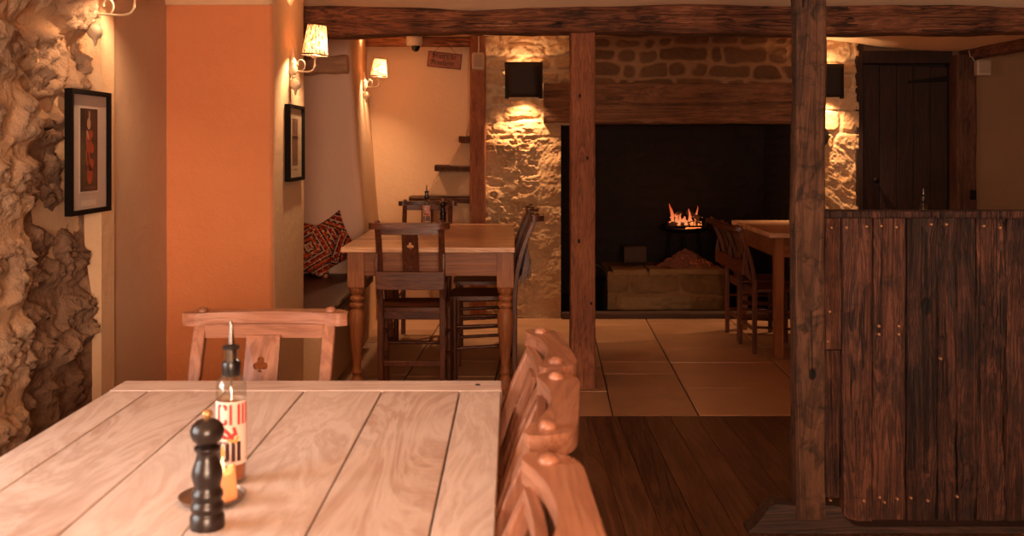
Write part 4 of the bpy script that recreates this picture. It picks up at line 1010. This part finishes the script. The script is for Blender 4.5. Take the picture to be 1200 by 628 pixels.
# coal bucket just behind the middle post
t = thing('coal_bucket', 'dark metal bucket with a thin handle inside the fireplace beside the middle post', 'bucket', (.625, 8.02, 0))
MB().lathe([(.085, .0), (.09, .01), (.118, .24), (.122, .245), (.115, .24), (.088, .012)], 32, cap=False).lathe([(.088, .008), (.001, .009)], 32, cap=False).build('body', M['iron'], t)
MB().tube([(.118*math.cos(a), -.02*math.sin(a), .235+.13*math.sin(a)) for a in np.linspace(0, PI, 24)], .004, 8).build('handle', plain('handle_steel', srgb(120, 104, 92), .35, .9), t)

# ------------------------------------------------------------------ pepper mills
M['ebony'] = plain('ebony_gloss', srgb(34, 22, 18), .3, var=.3)
M['knob'] = plain('brass_knob', srgb(196, 146, 96), .3, .6)
def mill(label, loc, sc):
    t = thing('pepper_mill', label, 'pepper mill', loc, 0, 'black turned pepper mills', sc)
    MB().lathe([(.0225, 0), (.0232, .002), (.0232, .016), (.0215, .019), (.0205, .022), (.0225, .027), (.0225, .032), (.0195, .036), (.0192, .040), (.0215, .044), (.0210, .049), (.0175, .054), (.0180, .060), (.0205, .068), (.0212, .074), (.0195, .082), (.0160, .092), (.0142, .100), (.0150, .104), (.0178, .107), (.0178, .110), (.013, .113)], 40).build('body', M['ebony'], t)
    MB().lathe([(.012, .112), (.014, .115), (.0195, .120), (.0225, .127), (.0230, .133), (.0205, .140), (.0150, .1455), (.0080, .148), (.005, .1485)], 40).build('head', M['ebony'], t)
    MB().lathe([(.004, .1475), (.0045, .150), (.0070, .1535), (.0070, .157), (.0045, .160), (.001, .161)], 20).build('top_knob', M['knob'], t)
    return t
pm = mill('glossy black pepper mill in the foreground beside the candle', (-.4165, 1.400, .76), (1, 1, 1.0))
dup(pm, (-.452, 6.70, .76), 0, 'tiny black pepper mill on the turned-leg table behind the chair', (1.05, 1.05, 1.1))

# ------------------------------------------------------------------ chilli oil bottles
g = NT('bottle_glass'); gp = g.n('ShaderNodeBsdfGlossy', {'Roughness': .04}); tr = g.n('ShaderNodeBsdfTransparent', {'Color': (.90, .90, .86, 1)}); lw = g.n('ShaderNodeLayerWeight', {'Blend': .25})
g.surf(g.n('ShaderNodeMixShader', {0: g.math('ADD', g.math('MULTIPLY', lw.outputs['Facing'], .5), .06), 1: tr.outputs[0], 2: gp.outputs[0]}).outputs[0]); M['glass'] = g.m
g = NT('chilli_oil'); v = g.obj(); nn = g.noise(v, 160, 3, .6)
pr = g.principled(g.mix(nn, srgb(196, 84, 40), srgb(230, 140, 84)), .2, **{'Transmission Weight': .35, 'IOR': 1.2}); M['oil'] = g.m
M['label'] = plain('label_paper', srgb(242, 212, 198), .55, var=.04)
M['label_red'] = plain('label_red', srgb(214, 52, 38), .5); M['label_dark'] = plain('label_dark', srgb(64, 26, 24), .5); M['label_yellow'] = plain('label_yellow', srgb(238, 170, 84), .5)
M['cap_black'] = plain('cap_black', srgb(24, 20, 20), .3); M['steel'] = plain('pourer_steel', srgb(120, 112, 106), .25, 1.)
GL = {'C': ([[(.5, .8), (.5, .93), (.4, 1), (.15, 1), (.05, .9), (.05, .1), (.15, 0), (.4, 0), (.5, .07), (.5, .2)]], .72), 'H': ([[(.05, 0), (.05, 1)], [(.5, 0), (.5, 1)], [(.05, .5), (.5, .5)]], .72),
      'I': ([[(.05, 0), (.05, 1)]], .28), 'L': ([[(.05, 1), (.05, 0), (.45, 0)]], .62), 'O': ([[(.05, .1), (.05, .9), (.15, 1), (.4, 1), (.5, .9), (.5, .1), (.4, 0), (.15, 0), (.05, .1)]], .74)}
def bottle(label, loc):
    t = thing('chilli_oil_bottle', label, 'bottle', loc, 0, 'chilli oil bottles with pourer tops')
    R = .0228
    MB().lathe([(.006, .003), (R-.004, 0), (R, .004), (R, .150), (R-.002, .157), (R-.008, .164), (.0125, .168), (.0115, .175), (.0115, .182)], 48, cap=False).build('glass_body', M['glass'], t)
    MB().lathe([(.019, .006), (R-.0022, .010), (R-.0022, .120), (.001, .1205)], 40).build('oil', M['oil'], t)
    MB().lathe([(.013, .164), (.0142, .166), (.0142, .184), (.0135, .186), (.012, .186)], 32, cap=False).lathe([(.0125, .206), (.0132, .207), (.0132, .2105), (.004, .214), (.002, .2142)], 32, cap=False).build('cap', M['cap_black'], t)
    MB().lathe([(.0125, .185), (.0132, .188), (.0128, .192), (.0132, .197), (.0128, .201), (.0132, .206)], 32, cap=False).build('collar', M['glass'], t)
    MB().lathe([(.0085, .186), (.0085, .208)], 20, cap=False).build('stopper', M['steel'], t)
    MB().tube([(0, 0, .212), (0, 0, .222), (0, 0, .243), (-.0015, 0, .2495)], .003, 12, [.0048, .0042, .0026, .0017]).tube([(.0, .0, .13), (.0, .0, .19)], .0016, 8).build('pourer', M['steel'], t)
    MB().lathe([(R+.0002, .031), (R+.0005, .031), (R+.0005, .128), (R+.0002, .128), (R+.0002, .031)], 64, cap=False).build('label', M['label'], t)
    def wrap(p):     # p = (arc length, 0, z): arc 0 faces the viewer
        a = p[0]/R-PI/2; r = R+.0005-p[1]; return (r*math.cos(a), r*math.sin(a), p[2])
    nib = [(-.075, -.045), (.075, -.045), (.075, .045), (-.075, .045)]
    def word(txt, x, z, sx, sz, m, nb=nib, name='lettering'):
        mb = MB()
        for ch in txt: gph, w = GL[ch]; strokes(mb, gph, nb, (x, z), (sx, sz), -.0004, 0, .25, wrap); x += w*sx
        mb.build(name, m, t, smooth=False)
    word('CHILLI', -.0155, .094, .0270, .029, M['label_red'])
    nib2 = [(-.10, -.04), (.10, -.04), (.10, .04), (-.10, .04)]
    word('OIL', -.0145, .038, .030, .028, M['label_dark'], nib2)
    # chilli drawing: curved red pod with a yellow flame shape in the O
    mb = MB(); strokes(mb, [[(-.014, .089), (-.010, .078), (-.002, .073), (.006, .074), (.012, .080)], [(-.012, .082), (-.006, .074)], [(-.004, .086), (.002, .080), (.008, .072)], [(.010, .088), (.013, .078)]], [(-.0022, -.0014), (.0022, -.0014), (.0022, .0018), (-.0022, .0018)], (0, 0), (1, 1), -.0004, 0, .002, wrap)
    mb.build('chilli_drawing', M['label_red'], t, smooth=False)
    mb = MB(); strokes(mb, [[(-.0068, .045), (-.0085, .052), (-.0062, .060)], [(-.0062, .045), (-.0045, .053)], [(.012, .066), (.016, .074)], [(.002, .070), (.010, .068)]], [(-.0016, -.0016), (.0016, -.0016), (.0016, .0016), (-.0016, .0016)], (0, 0), (1, 1), -.0005, 0, .002, wrap)
    mb.build('flame_drawing', M['label_yellow'], t, smooth=False)
    return t
bt = bottle('clear bottle with red CHILLI OIL label beside the candle on the front table', (-.4365, 1.592, .7602))
dup(bt, (-.552, 6.62, .76), 0, 'small red-labelled oil bottle on the turned-leg table', (1.15, 1.15, 1.1))
dup(bt, (2.515, 6.26, .76), 0, 'bottle whose steel pourer just shows above the plank partition', (1., 1., 1.06))

# ------------------------------------------------------------------ candle on its dish
M['pewter'] = plain('pewter', srgb(150, 128, 112), .35, .7)
o = MB().lathe([(.034, 0), (.044, .003), (.0475, .008), (.0485, .0095), (.047, .010), (.045, .0055), (.035, .003), (.001, .0028)], 48).build('candle_dish', M['pewter'])
o.location = (-.4405, 1.505, .7602); tag(o, 'round dark metal dish under the candle on the front table', 'dish')
T = NT('candle_wax'); v = T.obj(); z = T.sep(v)[2]
p = T.principled(srgb(250, 160, 104), .45, **{'Subsurface Weight': .6, 'Subsurface Scale': .02, 'Subsurface Radius': (1., .4, .15)})
p.inputs['Emission Color'].default_value = (1, .30, .10, 1); p.inputs['Emission Strength'].default_value = .22
t = thing('candle', 'short melted lit candle glowing orange on the metal dish', 'candle', (-.4165, 1.492, .7632))
mb = MB(); n = 32
for j in range(15):
    for k in range(n):
        a = 2*PI*k/n; r = .0150+.0012*math.sin(3*a+j*.3)-.001*j/14; hz = .046+.009*max(0, math.cos(a-.5))*1.0-.008*max(0, math.cos(a-PI-.2))
        mb.v.append((r*math.cos(a)*(1-.25*(j == 14)), r*math.sin(a)*(1-.25*(j == 14)), hz*j/14-(.0015 if j == 14 else 0)))
for j in range(14):
    for k in range(n): mb.f.append((j*n+k, j*n+(k+1) % n, (j+1)*n+(k+1) % n, (j+1)*n+k))
mb.f += [tuple(range(n))[::-1]]; c0 = len(mb.v); mb.v.append((0, 0, .030)); mb.f += [(14*n+k, 14*n+(k+1) % n, c0) for k in range(n)]
mb.build('wax', T.m, t, angle=60)
MB().tube([(-.004, -.004, .028), (-.0045, -.004, .045)], .0009, 6).build('wick', M['iron'], t)
MB().tube([(-.0045, -.004, .041), (-.0050, -.004, .046), (-.0048, -.004, .052), (-.0045, -.004, .060), (-.004, -.004, .067)], .003, 12, [.0012, .0036, .0036, .002, .0003]).build('flame', emis('candle_flame', (1, .55, .2, 1), 5.), t)
L = bpy.data.lights.new('candle_light', 'POINT'); L.energy = .05; L.color = (1, .42, .14); L.shadow_soft_size = .006
lo = bpy.data.objects.new('candle_light', L); C.objects.link(lo); lo.parent = t; lo.location = (-.009, -.006, .070)

# ------------------------------------------------------------------ daylight, added fill light, camera
def area(name, loc, rot, sx, sy, e, col):
    L = bpy.data.lights.new(name, 'AREA'); L.shape = 'RECTANGLE'; L.size = sx; L.size_y = sy; L.energy = e; L.color = col
    o = bpy.data.objects.new(name, L); C.objects.link(o); o.location = loc; o.rotation_euler = rot; return o
area('window_daylight', (-1.80, .9, 1.30), (0, math.radians(-90), 0), .9, 1.3, 58, (1, .93, .90))
area('window_daylight', (.3, -1.70, 1.30), (math.radians(92), 0, 0), 1.2, .9, 255, (1, .62, .43))  # added warm fill from behind the camera, set in the added window
w = bpy.data.worlds.new('world'); bpy.context.scene.world = w; w.use_nodes = True
bg = w.node_tree.nodes['Background']; bg.inputs[0].default_value = (.9, .6, .4, 1); bg.inputs[1].default_value = .02

cam = bpy.data.cameras.new('camera'); co = bpy.data.objects.new('camera', cam); C.objects.link(co)
co.location = (0, 0, CAMZ); co.rotation_euler = (PI/2, 0, 0)
cam.sensor_width = 36; cam.lens = 36; cam.shift_y = -(314-172)/1200; cam.clip_start = .05
cam.dof.use_dof = True; cam.dof.focus_distance = 4.6; cam.dof.aperture_fstop = 6.5
sc = bpy.context.scene; sc.camera = co
sc.view_settings.view_transform = 'Standard'; sc.view_settings.look = 'None'; sc.view_settings.gamma = 1; sc.view_settings.use_curve_mapping = False
sc.view_settings.exposure = 0.0
sc.cycles.use_denoising = True; sc.cycles.max_bounces = 8; sc.cycles.transparent_max_bounces = 12
sc.cycles.caustics_reflective = False; sc.cycles.caustics_refractive = False; sc.cycles.sample_clamp_indirect = 4.
sc.cycles.use_light_tree = True
